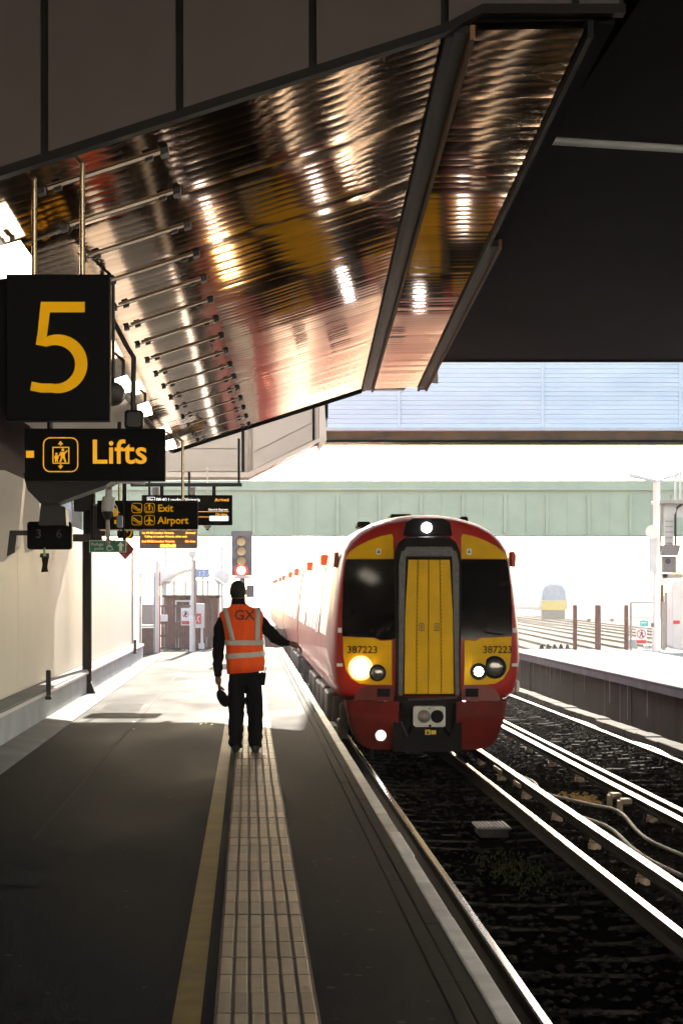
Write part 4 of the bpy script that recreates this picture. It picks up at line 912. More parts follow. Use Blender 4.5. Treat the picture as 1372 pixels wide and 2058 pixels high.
# coupler area
b = MB(); b.box(TX-.5, TX+.5, TY+.08, TY+1.5, RAIL+.25, RAIL+1.06); b.build('coupler_well', M['rubber'], train)
cp = MB(); cp.prism(rrect(TX-.225,TX+.225,RAIL+.635,RAIL+.935,.03), TY-.28, TY-.05, .01); cpo = cp.build('coupler_head', M['white_plate'], train)
b = MB(); b.box(TX-.12,TX+.12,TY-.05,TY+.2,RAIL+.68,RAIL+.9); b.build('coupler_shank', M['rubber'], cpo)
b = MB(); n = 18; b.loft([[(TX-.085+rr*math.cos(2*math.pi*k/n), TY-.281-dd, RAIL+.79+rr*math.sin(2*math.pi*k/n)) for k in range(n)] for rr, dd in ((.095,0),(.085,.02),(.045,.07),(.02,.075))]); b.build('coupler_cone', M['galv'], cpo, 60)
b = MB(); b.disc(TX+.105, RAIL+.79, .095, TY-.286, TY-.27, 20); b.build('coupler_socket', M['rubber'], cpo)
b = MB(); b.disc(TX+.0, RAIL+.655, .02, TY-.29, TY-.27, 10); b.disc(TX-.01, RAIL+.905, .01, TY-.288, TY-.27, 8); b.build('coupler_bolts', M['rubber'], cpo)
b = MB(); b.box(TX-.04, TX+.04, TY+.06, TY+.075, RAIL+.50, RAIL+.575); b.box(TX+.05,TX+.12,TY+.06,TY+.075,RAIL+.505,RAIL+.565); b.build('hazard_label', mat('label_yellow', (.8,.55,.03), .5), train)
b = MB(); b.prism([(TX-.022,RAIL+.515),(TX+.022,RAIL+.515),(TX,RAIL+.56)], TY+.055, TY+.058); b.build('hazard_mark', M['text_dark'], train)
b = MB(); b.tube([(TX-.3,TY-.02,RAIL+1.02),(TX+.1,TY-.06,RAIL+1.035),(TX+.42,TY-.02,RAIL+1.05)], .018, 6); b.build('front_pipe', M['gang_edge'], train)
for s in (1,-1):
    b = MB(); b.tube([(TX+s*.40,TY+.06,RAIL+.95),(TX+s*.38,TY-.08,RAIL+.7),(TX+s*.3,TY-.05,RAIL+.5),(TX+s*.25,TY+.1,RAIL+.6)], .025, 8); b.build('brake_hose', M['rubber'], train, 60)
# mirror / camera pod on the right shoulder, roof gear, step light
b = MB(); b.prism([(TX+1.27,RAIL+2.98),(TX+1.35,RAIL+2.97),(TX+1.36,RAIL+3.15),(TX+1.33,RAIL+3.21),(TX+1.27,RAIL+3.2)], TY+.5, TY+.75, .02); b.build('camera_pod', M['red'], train)
b = MB(); b.prism([(TX-1.35,RAIL+2.98),(TX-1.27,RAIL+2.97),(TX-1.27,RAIL+3.2),(TX-1.33,RAIL+3.2)], TY+.9, TY+1.1, .02); b.build('camera_pod', M['red'], train)
b = MB(); b.cbox(TX+1.36, TX+1.42, TY+.6, TY+.75, RAIL+1.10, RAIL+1.28, .02); b.build('step_lamp', M['white_plate'], train)
for x0, x1, y0, h, nm in ((-.95,-.75,1.6,.05,'roof_box'),(-.38,-.05,2.4,.07,'roof_box'),(.62,.74,1.4,.12,'roof_horn')):
    zr = 3.6 if abs(x0) > .6 else 3.73
    b = MB(); b.cbox(TX+x0, TX+x1, TY+y0, TY+y0+.6, RAIL+zr, RAIL+zr+h+.04, .02); b.build(nm, M['rubber'], train)
# driver's desk glimpsed through the screen stays dark; wipers
for s in (1,-1):
    b = MB(); b.tube([W(s*1.1, yf(1.1,1.97)-.05, 1.97), W(s*.75, yf(.75,2.5)-.05, 2.02)], .010, 6); b.build('wiper', M['rubber'], train)
# carriages
Lc = 20.0
side_x = lambda z: next(HALF[i][0] + (HALF[i+1][0]-HALF[i][0])*(HALF[i][1]-z)/(HALF[i][1]-HALF[i+1][1]) for i in range(len(HALF)-1) if HALF[i][1] >= z >= HALF[i+1][1])
def side_panel(y0, y1, z0, z1, s, off, name, m, parent, th=.02):
    b = MB(); r = []
    for yy in (y0, y1):
        a, c = s*(side_x(z0)+off), s*(side_x(z1)+off)
        r.append([W(a,yy,z0), W(c,yy,z1), W(c-s*th,yy,z1), W(a-s*th,yy,z0)])
    b.loft(r); return b.build(name, m, parent)
for c_ in range(4):
    y0 = c_*Lc
    if c_:
        b = MB(); b.loft([[W(x,yy,z) for x,z in OUT] for yy in (y0+.35, y0+Lc-.4)]); body = b.build('carriage_body', M['red'], train, 40)
        b = MB(); b.loft([[W(x*.86,yy,z*.96) for x,z in OUT] for yy in (y0-.45, y0+.4)]); b.build('corridor_bellows', M['rubber'], train)
    else: body = cab
    for s in (-1,):
        for d in (5.2, 13.4):
            side_panel(y0+d, y0+d+1.45, 1.12, 3.02, s, .012, 'side_door', M['red'], train)
            side_panel(y0+d+.12, y0+d+.62, 1.9, 2.8, s, .016, 'door_window', M['side_glass'], train)
            side_panel(y0+d+.82, y0+d+1.32, 1.9, 2.8, s, .016, 'door_window', M['side_glass'], train)
            b = MB(); b.cbox(TX-1.36, TX-1.24, TY+y0+d+.55, TY+y0+d+.95, RAIL+3.08, RAIL+3.26, .015); b.build('door_indicator_light', mat('indicator_orange', (.7,.09,.02), .4, emit=.12, ecol=(1,.15,.02)) if 'ind' not in M else M['ind'], train)
        for d0, d1 in ((2.0,4.9),(7.0,8.6),(8.9,10.5),(10.8,12.9),(15.2,17.0),(17.3,18.9)):
            side_panel(y0+d0, y0+d1, 1.92, 2.82, s, .008, 'side_window', M['side_glass'], train)
        for d0, d1, z0, z1 in ((4.6,6.0,.35,.9),(6.4,8.2,.3,.92),(8.6,10.4,.35,.88),(10.9,12.9,.32,.92),(13.3,14.6,.4,.9)):
            b = MB(); b.cbox(TX-1.30, TX-.7, TY+y0+d0, TY+y0+d1, RAIL+z0, RAIL+z1, .03); b.build('equipment_box', M['under_lt'], train)
    for by in (2.4, 16.4):
        b = MB(); b.box(TX-1.12, TX-1.02, TY+y0+by-.3, TY+y0+by+2.5, RAIL+.42, RAIL+.62); b.box(TX+1.02, TX+1.12, TY+y0+by-.3, TY+y0+by+2.5, RAIL+.42, RAIL+.62); bg_ = b.build('bogie_frame', M['under'], train)
        for wy in (0, 2.2):
            for s in (-1, 1):
                b = MB(); n = 18
                b.loft([[(TX+s*(.7525+dx), TY+y0+by+wy+rr*math.cos(2*math.pi*k/n), RAIL+.425+rr*math.sin(2*math.pi*k/n)) for k in range(n)] for dx, rr in ((-.09,.445),(-.05,.44),(-.045,.422),(.06,.42))]); b.build('wheel', M['rust'], bg_)
                b = MB(); b.cbox(TX+s*1.17-.05, TX+s*1.17+.05, TY+y0+by+wy-.17, TY+y0+by+wy+.17, RAIL+.30, RAIL+.6, .03); b.build('axle_box', M['under_lt'], bg_)
                b = MB(); b.tube([(TX+s*1.14, TY+y0+by+wy-.35, RAIL+.3),(TX+s*1.14, TY+y0+by+wy-.35, RAIL+.85)], .07, 8); b.build('spring', M['under_lt'], bg_)
        b = MB(); b.cbox(TX-1.28, TX-1.18, TY+y0+by+.4, TY+y0+by+1.6, RAIL+.32, RAIL+.44, .02); b.build('shoe_beam', M['under_lt'], bg_)

# ================================================================== THE WORKER
PY, PX = 20.76, (490-499)*20.76/4000
def pw_(px, py): return Vector(((px-499)*PY/4000, 0, EYE+(VPY-py)*PY/4000))
def skin_mesh(verts, edges, root, sub=2):
    me = bpy.data.meshes.new('sk'); me.from_pydata([v[0] for v in verts], edges, []); o = bpy.data.objects.new('sk', me); COL.objects.link(o)
    sk = o.modifiers.new('s', 'SKIN'); sk.use_smooth_shade = True; sk.branch_smoothing = 0.4
    for i, v in enumerate(verts):
        r = v[1]; me.skin_vertices[0].data[i].radius = r if isinstance(r, tuple) else (r, r); me.skin_vertices[0].data[i].use_root = (i == root)
    sb = o.modifiers.new('u', 'SUBSURF'); sb.levels = sub; sb.render_levels = sub
    dg = bpy.context.evaluated_depsgraph_get(); out = bpy.data.meshes.new_from_object(o.evaluated_get(dg)); bpy.data.objects.remove(o); return out
def V(px, py, y=0.0): p = pw_(px, py); return (p.x, PY+y, p.z)
bv = []; be = []
def add(p, r, par=None):
    bv.append((p, r)); i = len(bv)-1
    if par is not None: be.append((par, i))
    return i
pel = add(V(490,1352), .165)
ab = add(V(489,1318), .15, pel); ch = add(V(485,1272,-.01), .16, ab); up = add(V(482,1238), .14, ch)
nk = add(V(479,1218,.01), .065, up); nk2 = add(V(478.5,1206,.02), .058, nk)
# left arm hanging
a = add(V(454,1240), .085, up); a = add(V(444,1258), .080, a); a = add(V(440,1292,.02), .070, a); a = add(V(438,1318,.02), .064, a); a = add(V(438,1344,-.02), .052, a); lh = add(V(438.5,1362,-.03), .040, a)
# right arm reaching out to the side
a = add(V(514,1240), .085, up); a = add(V(527,1255), .080, a); a = add(V(544,1273,.02), .070, a); a = add(V(557,1285,.03), .062, a); a = add(V(572,1291,-.04), .050, a); rh = add(V(584,1293,-.08), .030, a)
# legs
for hx, kx, ax, fx, dk in ((476,475,474,475,.04),(507,513,513,514,-.03)):
    h = add(V(hx,1374), .115, pel); m_ = add(V((hx+kx)/2,1402,-.01), .105, h); k = add(V(kx,1432,-.02+dk), .092, m_); k2 = add(V((kx+ax)/2,1458,dk*.5), .088, k); an = add(V(ax,1494,dk), .080, k2)
    h2 = add(V(ax,1506,dk-.005), .074, an)
me_body = skin_mesh(bv, be, pel)
from mathutils import noise as mnoise
for v in me_body.vertices:                       # cloth folds
    p_ = v.co; nn = v.normal
    f_ = mnoise.noise(Vector((p_.x*9, p_.y*9, p_.z*22)))*.011 + mnoise.noise(Vector((p_.x*22+5, p_.y*22, p_.z*34)))*.006
    if p_.z < .62: f_ += .007*math.sin(p_.z*62 + p_.x*25)*max(0, 1-p_.z/.5)
    v.co = p_ + nn*f_
bm = bmesh.new(); bm.from_mesh(me_body)
def join(me, midx):
    n0 = len(bm.faces); bm.from_mesh(me); bm.faces.ensure_lookup_table()
    for f in bm.faces[n0:]: f.material_index = midx
def hand(base, d, side, curl, grip):
    d = Vector(d).normalized(); s = Vector(side).normalized(); nrm = d.cross(s).normalized()
    vs = [(tuple(base-d*.02), .036), (tuple(base+d*.045), (.050,.032)), (tuple(base+d*.09), (.048,.026))]; es = [(0,1),(1,2)]
    me = skin_mesh(vs, es, 0, 2); join(me, 1)
    for k, (o_, ln) in enumerate(((-.028,.068),(-.009,.078),(.010,.074),(.028,.058))):
        p0 = base+d*.075+s*o_; p1 = p0+d*ln*.5+nrm*curl*.35*ln; p2 = p1+(d*(1-curl*.6)+nrm*curl).normalized()*ln*.35; p3 = p2+(d*(1-curl)+nrm*curl*1.2).normalized()*ln*.3
        join(skin_mesh([(tuple(p0),.013),(tuple(p1),.0125),(tuple(p2),.0115),(tuple(p3),.009)], [(0,1),(1,2),(2,3)], 0, 1), 1)
    p0 = base+d*.03-s*.03; p1 = p0-s*.028+d*.025+nrm*.012*curl; p2 = p1+d*.03+nrm*.02*curl
    join(skin_mesh([(tuple(p0),.012),(tuple(p1),.0105),(tuple(p2),.0085)], [(0,1),(1,2)], 0, 1), 1)
hand(Vector(V(438.5,1360,-.03)), (.05,.02,-1), (0,1,0), .7, True)
hand(Vector(V(584,1293,-.08)), (1,-.15,-.30), (0,-1,.1), .8, False)
# head: skull with face, ears, nose
def head():
    b = MB(); c = Vector(V(478,1190,.03)); rings = []
    for z, rx, ry, oy in ((-.115,.03,.04,.05),(-.10,.052,.065,.035),(-.07,.064,.082,.02),(-.03,.071,.093,.008),(.01,.076,.098,0),(.05,.075,.096,-.004),(.08,.064,.083,-.006),(.105,.04,.055,-.006),(.115,.012,.018,-.006)):
        rings.append([(c.x+rx*math.cos(2*math.pi*k/20), c.y+oy+ry*math.sin(2*math.pi*k/20), c.z+z) for k in range(20)])
    b.loft(rings)
    for s in (-1,1):
        b.loft([[(c.x+s*(.07+t*.018)+dx, c.y-.005-t*.02+dy, c.z-.005+dz) for dx,dy,dz in ((0,.016,0),(0,.008,.03),(0,-.012,.034),(0,-.02,.01),(0,-.01,-.025),(0,.008,-.024))] for t in (0,.6,1)])
        b.loft([[(c.x+s*.03+r*math.cos(2*math.pi*k/8), c.y+.088+dy, c.z+.0+r*.6*math.sin(2*math.pi*k/8)) for k in range(8)] for r, dy in ((.014,-.01),(.010,.004),(.003,.007))])
    b.add([(c.x-.012,c.y+.09,c.z+.015),(c.x+.012,c.y+.09,c.z+.015),(c.x+.018,c.y+.095,c.z-.035),(c.x-.018,c.y+.095,c.z-.035),(c.x,c.y+.118,c.z-.03)], [(0,1,4),(1,2,4),(2,3,4),(3,0,4)])
    b.loft([[(c.x+.022*math.cos(2*math.pi*k/10), c.y+.09+dy, c.z-.062+.007*math.sin(2*math.pi*k/10)) for k in range(10)] for dy in (-.02,.003)])
    return b.mesh('hd', M['skin'], 60), c
hm, hc = head(); join(hm, 1)
me_b = bpy.data.meshes.new('person'); bm.to_mesh(me_b); bm.free(); me_b.materials.append(M['cloth_black']); me_b.materials.append(M['skin'])
me_b.polygons.foreach_set('use_smooth', [True]*len(me_b.polygons))
person = obj('person', me_b); tag(person, 'person seen from behind in an orange hi-vis vest and dark clothes, right arm held out', 'person')
# knitted cap / collar
b = MB(); rings = []
for z, rx, ry, oy in ((-.055,.072,.088,-.012),(-.03,.078,.098,-.006),(.01,.083,.104,-.004),(.05,.082,.102,-.006),(.085,.07,.088,-.008),(.112,.044,.058,-.008),(.124,.012,.02,-.008)):
    rings.append([(hc.x+rx*math.cos(2*math.pi*k/22), hc.y+oy+(ry if math.sin(2*math.pi*k/22) < 0 else ry*(.98 if z > .02 else .6))*math.sin(2*math.pi*k/22), hc.z+z) for k in range(22)])
b.loft(rings, False); b.build('knitted_cap', M['hair'], person, 60)
b = MB(); b.loft([[(V(479,1213)[0]+r*math.cos(2*math.pi*k/16), PY+.01+r*math.sin(2*math.pi*k/16), V(0,py)[2]) for k in range(16)] for py, r in ((1226,.10),(1214,.078),(1204,.070),(1203,.06))], False, False); b.build('collar', M['cloth_black'], person, 60)
# vest
def vest_ring(py, x0, x1, ry, oy=0, n=40, wob=.006):
    cx = (V(x0,0)[0]+V(x1,0)[0])/2; rx = (V(x1,0)[0]-V(x0,0)[0])/2; z = V(0,py)[2]; r = []
    for k in range(n):
        a = 2*math.pi*k/n; ca, sa = math.cos(a), math.sin(a)
        e = .75; x = rx*math.copysign(abs(ca)**e, ca); y = ry*math.copysign(abs(sa)**e, sa)
        wv = 1 + wob*math.sin(11*a+py*.05)*3 + wob*2.2*math.sin(23*a-py*.03)
        r.append((cx+x*wv, PY+oy+y*wv, z + .018*ca*(1 if py > 1300 else 0)))
    return r
VP_ = [(1351,457,531,.165),(1335,456,532,.172),(1318,455,530,.168),(1300,454,529,.165),(1282,452,528,.168),(1265,449,528,.172),(1250,445,529,.17),(1240,441,529.5,.155),(1233,441,529,.135),(1226,449,524,.11),(1219,462,502,.09),(1214,466,496,.085)]
b = MB(); b.loft([vest_ring(*q) for q in VP_], False, False); vest = b.build('hi_vis_vest', M['vest'], person, 60)
so = vest.modifiers.new('t', 'SOLIDIFY'); so.thickness = .006
def vest_at(py, off):
    for i in range(len(VP_)-1):
        a, c = VP_[i], VP_[i+1]
        if a[0] >= py >= c[0]:
            t = (a[0]-py)/(a[0]-c[0]); q = [a[j]+(c[j]-a[j])*t for j in range(4)]
            return vest_ring(py, q[1]-off*192, q[2]+off*192, q[3]+off)
def band(py0, py1, name):
    b = MB(); A0 = vest_at(py0, .009); A1 = vest_at((py0+py1)/2, .010); A2 = vest_at(py1, .009); b.loft([A0,A1,A2], False, False); return b.build(name, M['reflective'], vest, 60)
band(1321,1311,'reflective_band'); band(1296,1286,'reflective_band')
def strap(xt, xb, wpx):
    b = MB(); r = []
    for k in range(9):
        t = k/8; py = 1222+ (1288-1222)*t; px = xt+(xb-xt)*t
        for i in range(len(VP_)-1):
            a, c = VP_[i], VP_[i+1]
            if a[0] >= py >= c[0]:
                tt = (a[0]-py)/(a[0]-c[0]); q = [a[j]+(c[j]-a[j])*tt for j in range(4)]
        cx = (q[1]+q[2])/2; rx = (q[2]-q[1])/2
        row = []
        for px2 in (px-wpx/2, px, px+wpx/2):
            u = max(-.98, min(.98, (px2-cx)/rx)); yb = q[3]*(1-abs(u)**(1/.75*1.0*2))**(.75/2) if abs(u) < 1 else 0
            row.append((V(px2,0)[0], PY-yb-.014, V(0,py)[2]))
        r.append(row)
    b.loft(r, False, False, False); o = b.build('reflective_strap', M['reflective'], vest, 60); o.modifiers.new('t','SOLIDIFY').thickness = .004
strap(453, 468, 9.5); strap(518, 517, 9.5)
p = V(472,1245); text('GX', .145, (p[0]-.005, PY-.200, p[2]), M['text_dark'], vest, name='back_lettering', ext=.002, bold=.001)
for fx, dk in ((474,.04),(513,-.03)):
    c = V(fx,1513,dk); b = MB(); rr = []
    for yy, wx, hh in ((-.085,.030,.05),(-.075,.040,.075),(-.03,.043,.085),(.05,.044,.075),(.12,.048,.055),(.18,.040,.045),(.205,.022,.03)):
        rr.append([(c[0]+wx*math.cos(2*math.pi*k/12)*1.0, c[1]+yy, .008+max(0,hh*(.5+.5*math.sin(2*math.pi*k/12)))) for k in range(12)])
    b.loft(rr); b.build('shoe', M['hair'], person, 50)
# phone pouch on the belt and the cap held in the left hand
b = MB(); q = V(529,1362); b.prism([(q[0]-.035,q[2]-.08),(q[0]+.015,q[2]-.08),(q[0]+.03,q[2]+.05),(q[0]-.035,q[2]+.06)], PY-.04, PY+.05, .006); b.build('belt_pouch', M['cloth_black'], person)
b = MB(); q0 = V(532,1346); b.tube([(q0[0],PY,q0[2]-.05),(q0[0]+.012,PY,q0[2]+.03)], .006, 6); b.build('pouch_aerial', M['cloth_black'], person)
bat = thing('dispatch_bat', 'dark round-ended dispatch bat hanging from the left hand of the person', 'bat', V(440,1375))
b = MB(); b.tube([V(439,1362,-.04), V(442,1388,-.05)], [.016,.015], 8); b.build('handle', M['cloth_black'], bat)
b = MB(); c0 = V(448,1403,-.05); pts = []
for k in range(20):
    a = 2*math.pi*k/20; u, v_ = .058*math.cos(a), .098*math.sin(a); ca, sa = math.cos(R(24)), math.sin(R(24)); pts.append((c0[0]+u*ca-v_*sa*-1, c0[2]+u*sa*-1*0 + v_*ca*-1 + u*.25))
b.prism(pts, PY-.062, PY-.040, .005); b.build('blade', M['cloth_black'], bat)

# ================================================================== SIGNAL
YS = 52.0
sg = thing('signal', 'four-light grey railway signal showing red beyond the person', 'signal', P(487,1330,YS))
plate('head_board', 465, 1067, 507, 1157, YS, .18, M['sig_grey'], sg, .03)
for k, cy in enumerate((1088, 1107.5, 1127, 1146.5)):
    c = P(485, cy, YS); b = MB(); b.disc(c.x, c.z, .118, YS-.03, YS, 20); b.build('lens', M['sig_red'] if k == 3 else M['amber'], sg)
    if k == 3: b = MB(); b.disc(c.x, c.z, .18, YS-.016, YS-.004, 20); b.build('lens_halo', M['sig_halo'], sg)
    b = MB(); n = 14; r0 = []; r1 = []
    for j in range(n+1):
        a_ = R(-10 + 200*j/n); r0.append((c.x+.135*math.cos(a_), YS, c.z+.135*math.sin(a_))); r1.append((c.x+.135*math.cos(a_), YS-.22*max(.25, math.sin(a_)*.6+.4), c.z+.135*math.sin(a_)))
    b.loft([r0, r1], False, False, False); h = b.build('hood', M['sig_grey'], sg); h.modifiers.new('t','SOLIDIFY').thickness = .008
b = MB(); c = P(487,1157,YS); b.cbox(c.x-.22, c.x+.22, YS-.05, YS+.25, c.z-.07, c.z-.005, .01); b.build('head_bracket', M['white_clad'], sg)
b = MB(); b.tube([(c.x,YS+.1,0),(c.x,YS+.1,c.z-.06)], .075, 12); b.build('mast', M['galv'], sg)
a = P(495,1200,YS); c = P(511,1176,YS); b = MB(); b.cbox(a.x, c.x, YS-.05, YS+.15, a.z, c.z, .01); b.build('telephone_box', M['sig_grey'], sg)

# ================================================================== PLATFORM END
YP = 60.0
fe = thing('platform_end_fence', 'grey end-of-platform fence with gate and warning notices', 'fence', P(400,1331,YP))
def post(px, w_, y0, y1, name, m, parent, Y=YP, d=.08):
    a = P(px-w_/2, y1, Y); c = P(px+w_/2, y0, Y); b = MB(); b.cbox(a.x, c.x, Y, Y+d, max(a.z,0.0) if y1 > 1320 else a.z, c.z, .006); return b.build(name, m, parent)
for px in (345, 366, 398, 424, 432): post(px, 5, 1212, 1331, 'post', M['fence_brown'], fe)
for (x0,x1) in ((323,345),(347,365),(368,396),(400,423)):
    a = P(x0,1325,YP); c = P(x1,1216,YP)
    n = max(3, int((c.x-a.x)/.10))
    for k in range(n):
        xx = a.x + (c.x-a.x)*(k+.5)/n; b = MB(); b.cbox(xx-.038, xx+.038, YP+.03, YP+.05, .03, c.z-random.uniform(0,.05), .004); b.build('pale', M['fence_brown'], fe)
    b = MB(); b.box(a.x, c.x, YP+.055, YP+.09, .35, .42); b.box(a.x, c.x, YP+.055, YP+.09, 1.25, 1.32); b.build('fence_rail', M['fence_brown'], fe)
nt_ = thing('trespass_notice', 'white trespass notice with red prohibition circle on the left end fence', 'sign', P(373,1255,YP-.1))
plate('notice_plate', 364, 1222, 382, 1257, YP-.1, .02, M['white'], nt_)
b = MB(); c = P(373,1234,YP-.1); b.ring([(c.x+.10*math.cos(2*math.pi*k/20), c.z+.10*math.sin(2*math.pi*k/20)) for k in range(20)], [(c.x+.08*math.cos(2*math.pi*k/20), c.z+.08*math.sin(2*math.pi*k/20)) for k in range(20)], YP-.106, YP-.101); b.build('red_circle', M['sign_red'], nt_)
polypx('walking_symbol', [(372,1229),(375,1230),(377,1235),(373,1236),(376,1240),(374,1241),(371,1237),(369,1241),(368,1240),(371,1234)], YP-.1, M['text_dark'], nt_)
polypx('red_band', [(365,1248),(381,1248),(381,1255),(365,1255)], YP-.1, M['sign_red'], nt_)
tp = thing('telephone_sign', 'red square telephone sign on a white cabinet by the end fence', 'sign', P(400,1253,YP-.3))
plate('sign_plate', 394, 1233, 404, 1254, YP-.3, .02, M['sign_red'], tp)
sweep([(401,1238),(397.5,1241),(397.5,1247),(401,1250)], 1.8, YP-.3, 'handset_symbol', M['white'], tp)
tc_ = thing('telephone_cabinet', 'slim white telephone cabinet standing by the end fence', 'cabinet', P(400,1331,YP-.25))
plate('case', 391, 1213, 411, 1262, YP-.27, .2, M['white_clad'], tc_); post(406, 5, 1262, 1331, 'leg', M['white_clad'], tc_, YP-.2)
plate('base_box', 399, 1293, 411, 1305, YP-.28, .2, M['white_clad'], tc_)
wp = thing('lamp_column', 'tall white lamp column rising from the far end of our platform', 'lamp post', P(387,1331,57))
b = MB(); c = P(387,1331,57); t_ = P(387,1118,57); b.tube([(c.x,57,0),(c.x,57,1.0),(c.x,57,1.02),(c.x,57,t_.z)], [.085,.085,.055,.045], 12); b.build('column', M['white_clad'], wp, 40)
b = MB(); b.tube([(c.x+.06,57.02,0.9),(c.x+.06,57.02,t_.z-.1)], .05, 8); b.build('cable_duct', M['galv'], wp)
b = MB(); b.cbox(c.x-.11, c.x+.11, 56.9, 57.1, t_.z-.02, t_.z+.16, .02); b.build('lamp_head', M['white_clad'], wp)
wf = thing('white_frame_post', 'thick white upright beside the glass screen at the platform end', 'post', P(316,1331,56))
post(316, 8, 1128, 1331, 'upright', M['white_clad'], wf, 56); post(321.5, 2.2, 1132, 1325, 'red_edge', M['sign_red'], wf, 56.02)
gs = thing('glass_screen', 'glass screen with dark lower panel between the plinth and the white upright', 'screen', P(297,1331,55))
plate('glass_pane', 283, 1157, 309, 1214, 55, .03, M['clear_glass'], gs); plate('tinted_pane', 285, 1215, 309, 1255, 55, .03, M['tint_glass'], gs); plate('lower_panel', 285, 1262, 309, 1322, 55, .03, M['fence_brown'], gs)
plate('mid_rail', 284, 1256, 310, 1261, 54.98, .07, M['white_clad'], gs); plate('top_rail', 281, 1153, 311, 1156.5, 54.98, .07, M['white_clad'], gs); post(282, 3, 1150, 1331, 'frame_post', M['galv'], gs, 55); post(310.5, 2.5, 1150, 1331, 'frame_post', M['galv'], gs, 55)
bx = thing('lit_white_box', 'white boxy luminaire on a bracket by the end fence', 'lamp', P(328,1248,YP-.5))
plate('box', 319, 1236, 337, 1249, YP-.5, .2, M['white_clad'], bx); plate('bracket', 322, 1250, 334, 1254, YP-.45, .1, M['rust_beam'], bx)
bl = thing('blue_sign', 'pale blue notice with white digits high above the end fence', 'sign', P(408,1160,66))
plate('sign_plate', 394, 1143, 421, 1161, 66, .05, M['blue_sign'], bl); textpx('12', 398, 1158, 11, 66, M['white'], bl)
b = MB(); c = P(408,1161,66); b.tube([(c.x,66.06,-1.2),(c.x,66.06,c.z+.2)], .03, 8); b.build('pole', M['galv'], bl)
for k, (px, yt, lab) in enumerate(((333,1098,'thin grey mast left of the lamp column beyond the end fence'),(446,1098,'thin grey mast between the lamp column and the signal'))):
    ms = thing('thin_mast', lab, 'mast', P(px,1331,75)); c = P(px,yt,75); b = MB(); b.tube([(c.x,75,-1.25),(c.x,75,c.z)], .05, 8); b.build('shaft', M['white_clad'], ms)
    b = MB(); b.loft([[(c.x+(r)*math.cos(2*math.pi*j/12), 75-.1+dy, P(0,1160,75).z+r*math.sin(2*math.pi*j/12)) for j in range(12)] for r, dy in ((.28,0),(.30,.05),(.2,.15))]); b.build('dish', M['white_clad'], ms)
sh = thing('glazed_shelter', 'white glazed shelter with a curved roof beyond the left end fence', 'shelter', P(380,1331,70))
a = P(328,1215,70); c = P(440,1160,70)
b = MB(); b.box(a.x, c.x, 70, 73, -1.2, a.z+.1); b.build('back_wall', M['white_clad'], sh)
b = MB(); pr = []
for k in range(9):
    t = k/8; pr.append((a.x-.2+(c.x-a.x+.4)*t, c.z-.25+.55*math.sin(math.pi*t)))
b.prism(pr + [(x, z-.06) for x, z in reversed(pr)], 69.5, 74); b.build('curved_roof', M['white_clad'], sh)
for k in range(6):
    xx = a.x + (c.x-a.x)*k/5; b = MB(); b.cbox(xx-.04, xx+.04, 69.9, 69.98, a.z, c.z-.1, .008); b.build('mullion', M['white_clad'], sh)
b = MB(); b.box(a.x, c.x, 70.02, 70.05, a.z+.12, c.z-.15); b.build('glazing', M['clear_glass'], sh)
ht = thing('boarded_hut', 'reddish-brown boarded hut close behind the left end fence', 'hut', P(375,1331,63))
a = P(330,1331,63.2); c = P(438,1200,63.2)
b = MB(); b.box(a.x, c.x, 63.3, 66.0, -1.25, c.z); b.build('wall', M['fence_brown'], ht)
nb = 17
for k in range(nb):
    x0_ = a.x + (c.x-a.x)*k/nb; b = MB(); b.cbox(x0_+.006, x0_+(c.x-a.x)/nb-.006, 63.26, 63.298, -1.2, c.z-random.uniform(0,.03), .006); b.build('board', M['hut_board'], ht)
b = MB(); b.cbox(a.x-.06, c.x+.06, 63.1, 66.2, c.z, c.z+.07, .01); b.build('roof', M['fence_brown'], ht)
b = MB(); b.cbox(a.x+.35, a.x+.85, 63.2, 63.255, .75, 1.45, .01); wn = b.build('window', M['white_clad'], ht); b = MB(); b.box(a.x+.40, a.x+.80, 63.185, 63.199, .8, 1.4); b.build('pane', M['side_glass'], wn)
vg = thing('boarded_fence', 'dark boarded fence between the end of the platform and the train', 'fence', P(560,1331,66))
for k in range(11):
    x0_ = P(532,0,66).x + k*.095; b = MB(); b.cbox(x0_, x0_+.088, 66, 66.03, -1.2, P(0,1262,66).z - random.uniform(0,.06), .005); b.build('board', M['hut_board'], vg)
zb = thing('zigzag_barrier', 'low barrier with a zigzag stripe at the far platform edge', 'barrier', P(565,1332,59))
plate('board', 533, 1318, 583, 1331, 59, .06, M['rust'], zb)
sweep([(537+i*5.6, 1328 if i % 2 == 0 else 1319.5) for i in range(9)], 1.5, 59, 'zigzag_stripe', M['porcelain'], zb)
# small cabinets and litter bins behind the fence
for k, (px, y0, w_, col, lab, cat) in enumerate(((330,1262,9,'galv','short grey equipment cabinet behind the white upright','cabinet'),(345,1272,8,'blue_sign','blue bin behind the end fence near the trespass notice','bin'),(357,1283,9,'white_clad','small cream cabinet behind the left end fence','cabinet'),(413,1280,9,'galv','grey equipment cabinet behind the telephone cabinet','cabinet'))):
    eb = thing(cat if cat == 'bin' else 'equipment_cabinet', lab, cat, P(px,1331,62)); a = P(px-w_/2,1331,62); c = P(px+w_/2,y0,62)
    b = MB(); b.cbox(a.x, c.x, 62.2, 62.6, -1.25, c.z, .02); b.build('case', M[col], eb); b = MB(); b.cbox(a.x-.02, c.x+.02, 62.18, 62.62, c.z+.002, c.z+.05, .01); b.build('lid', M['galv'], eb)

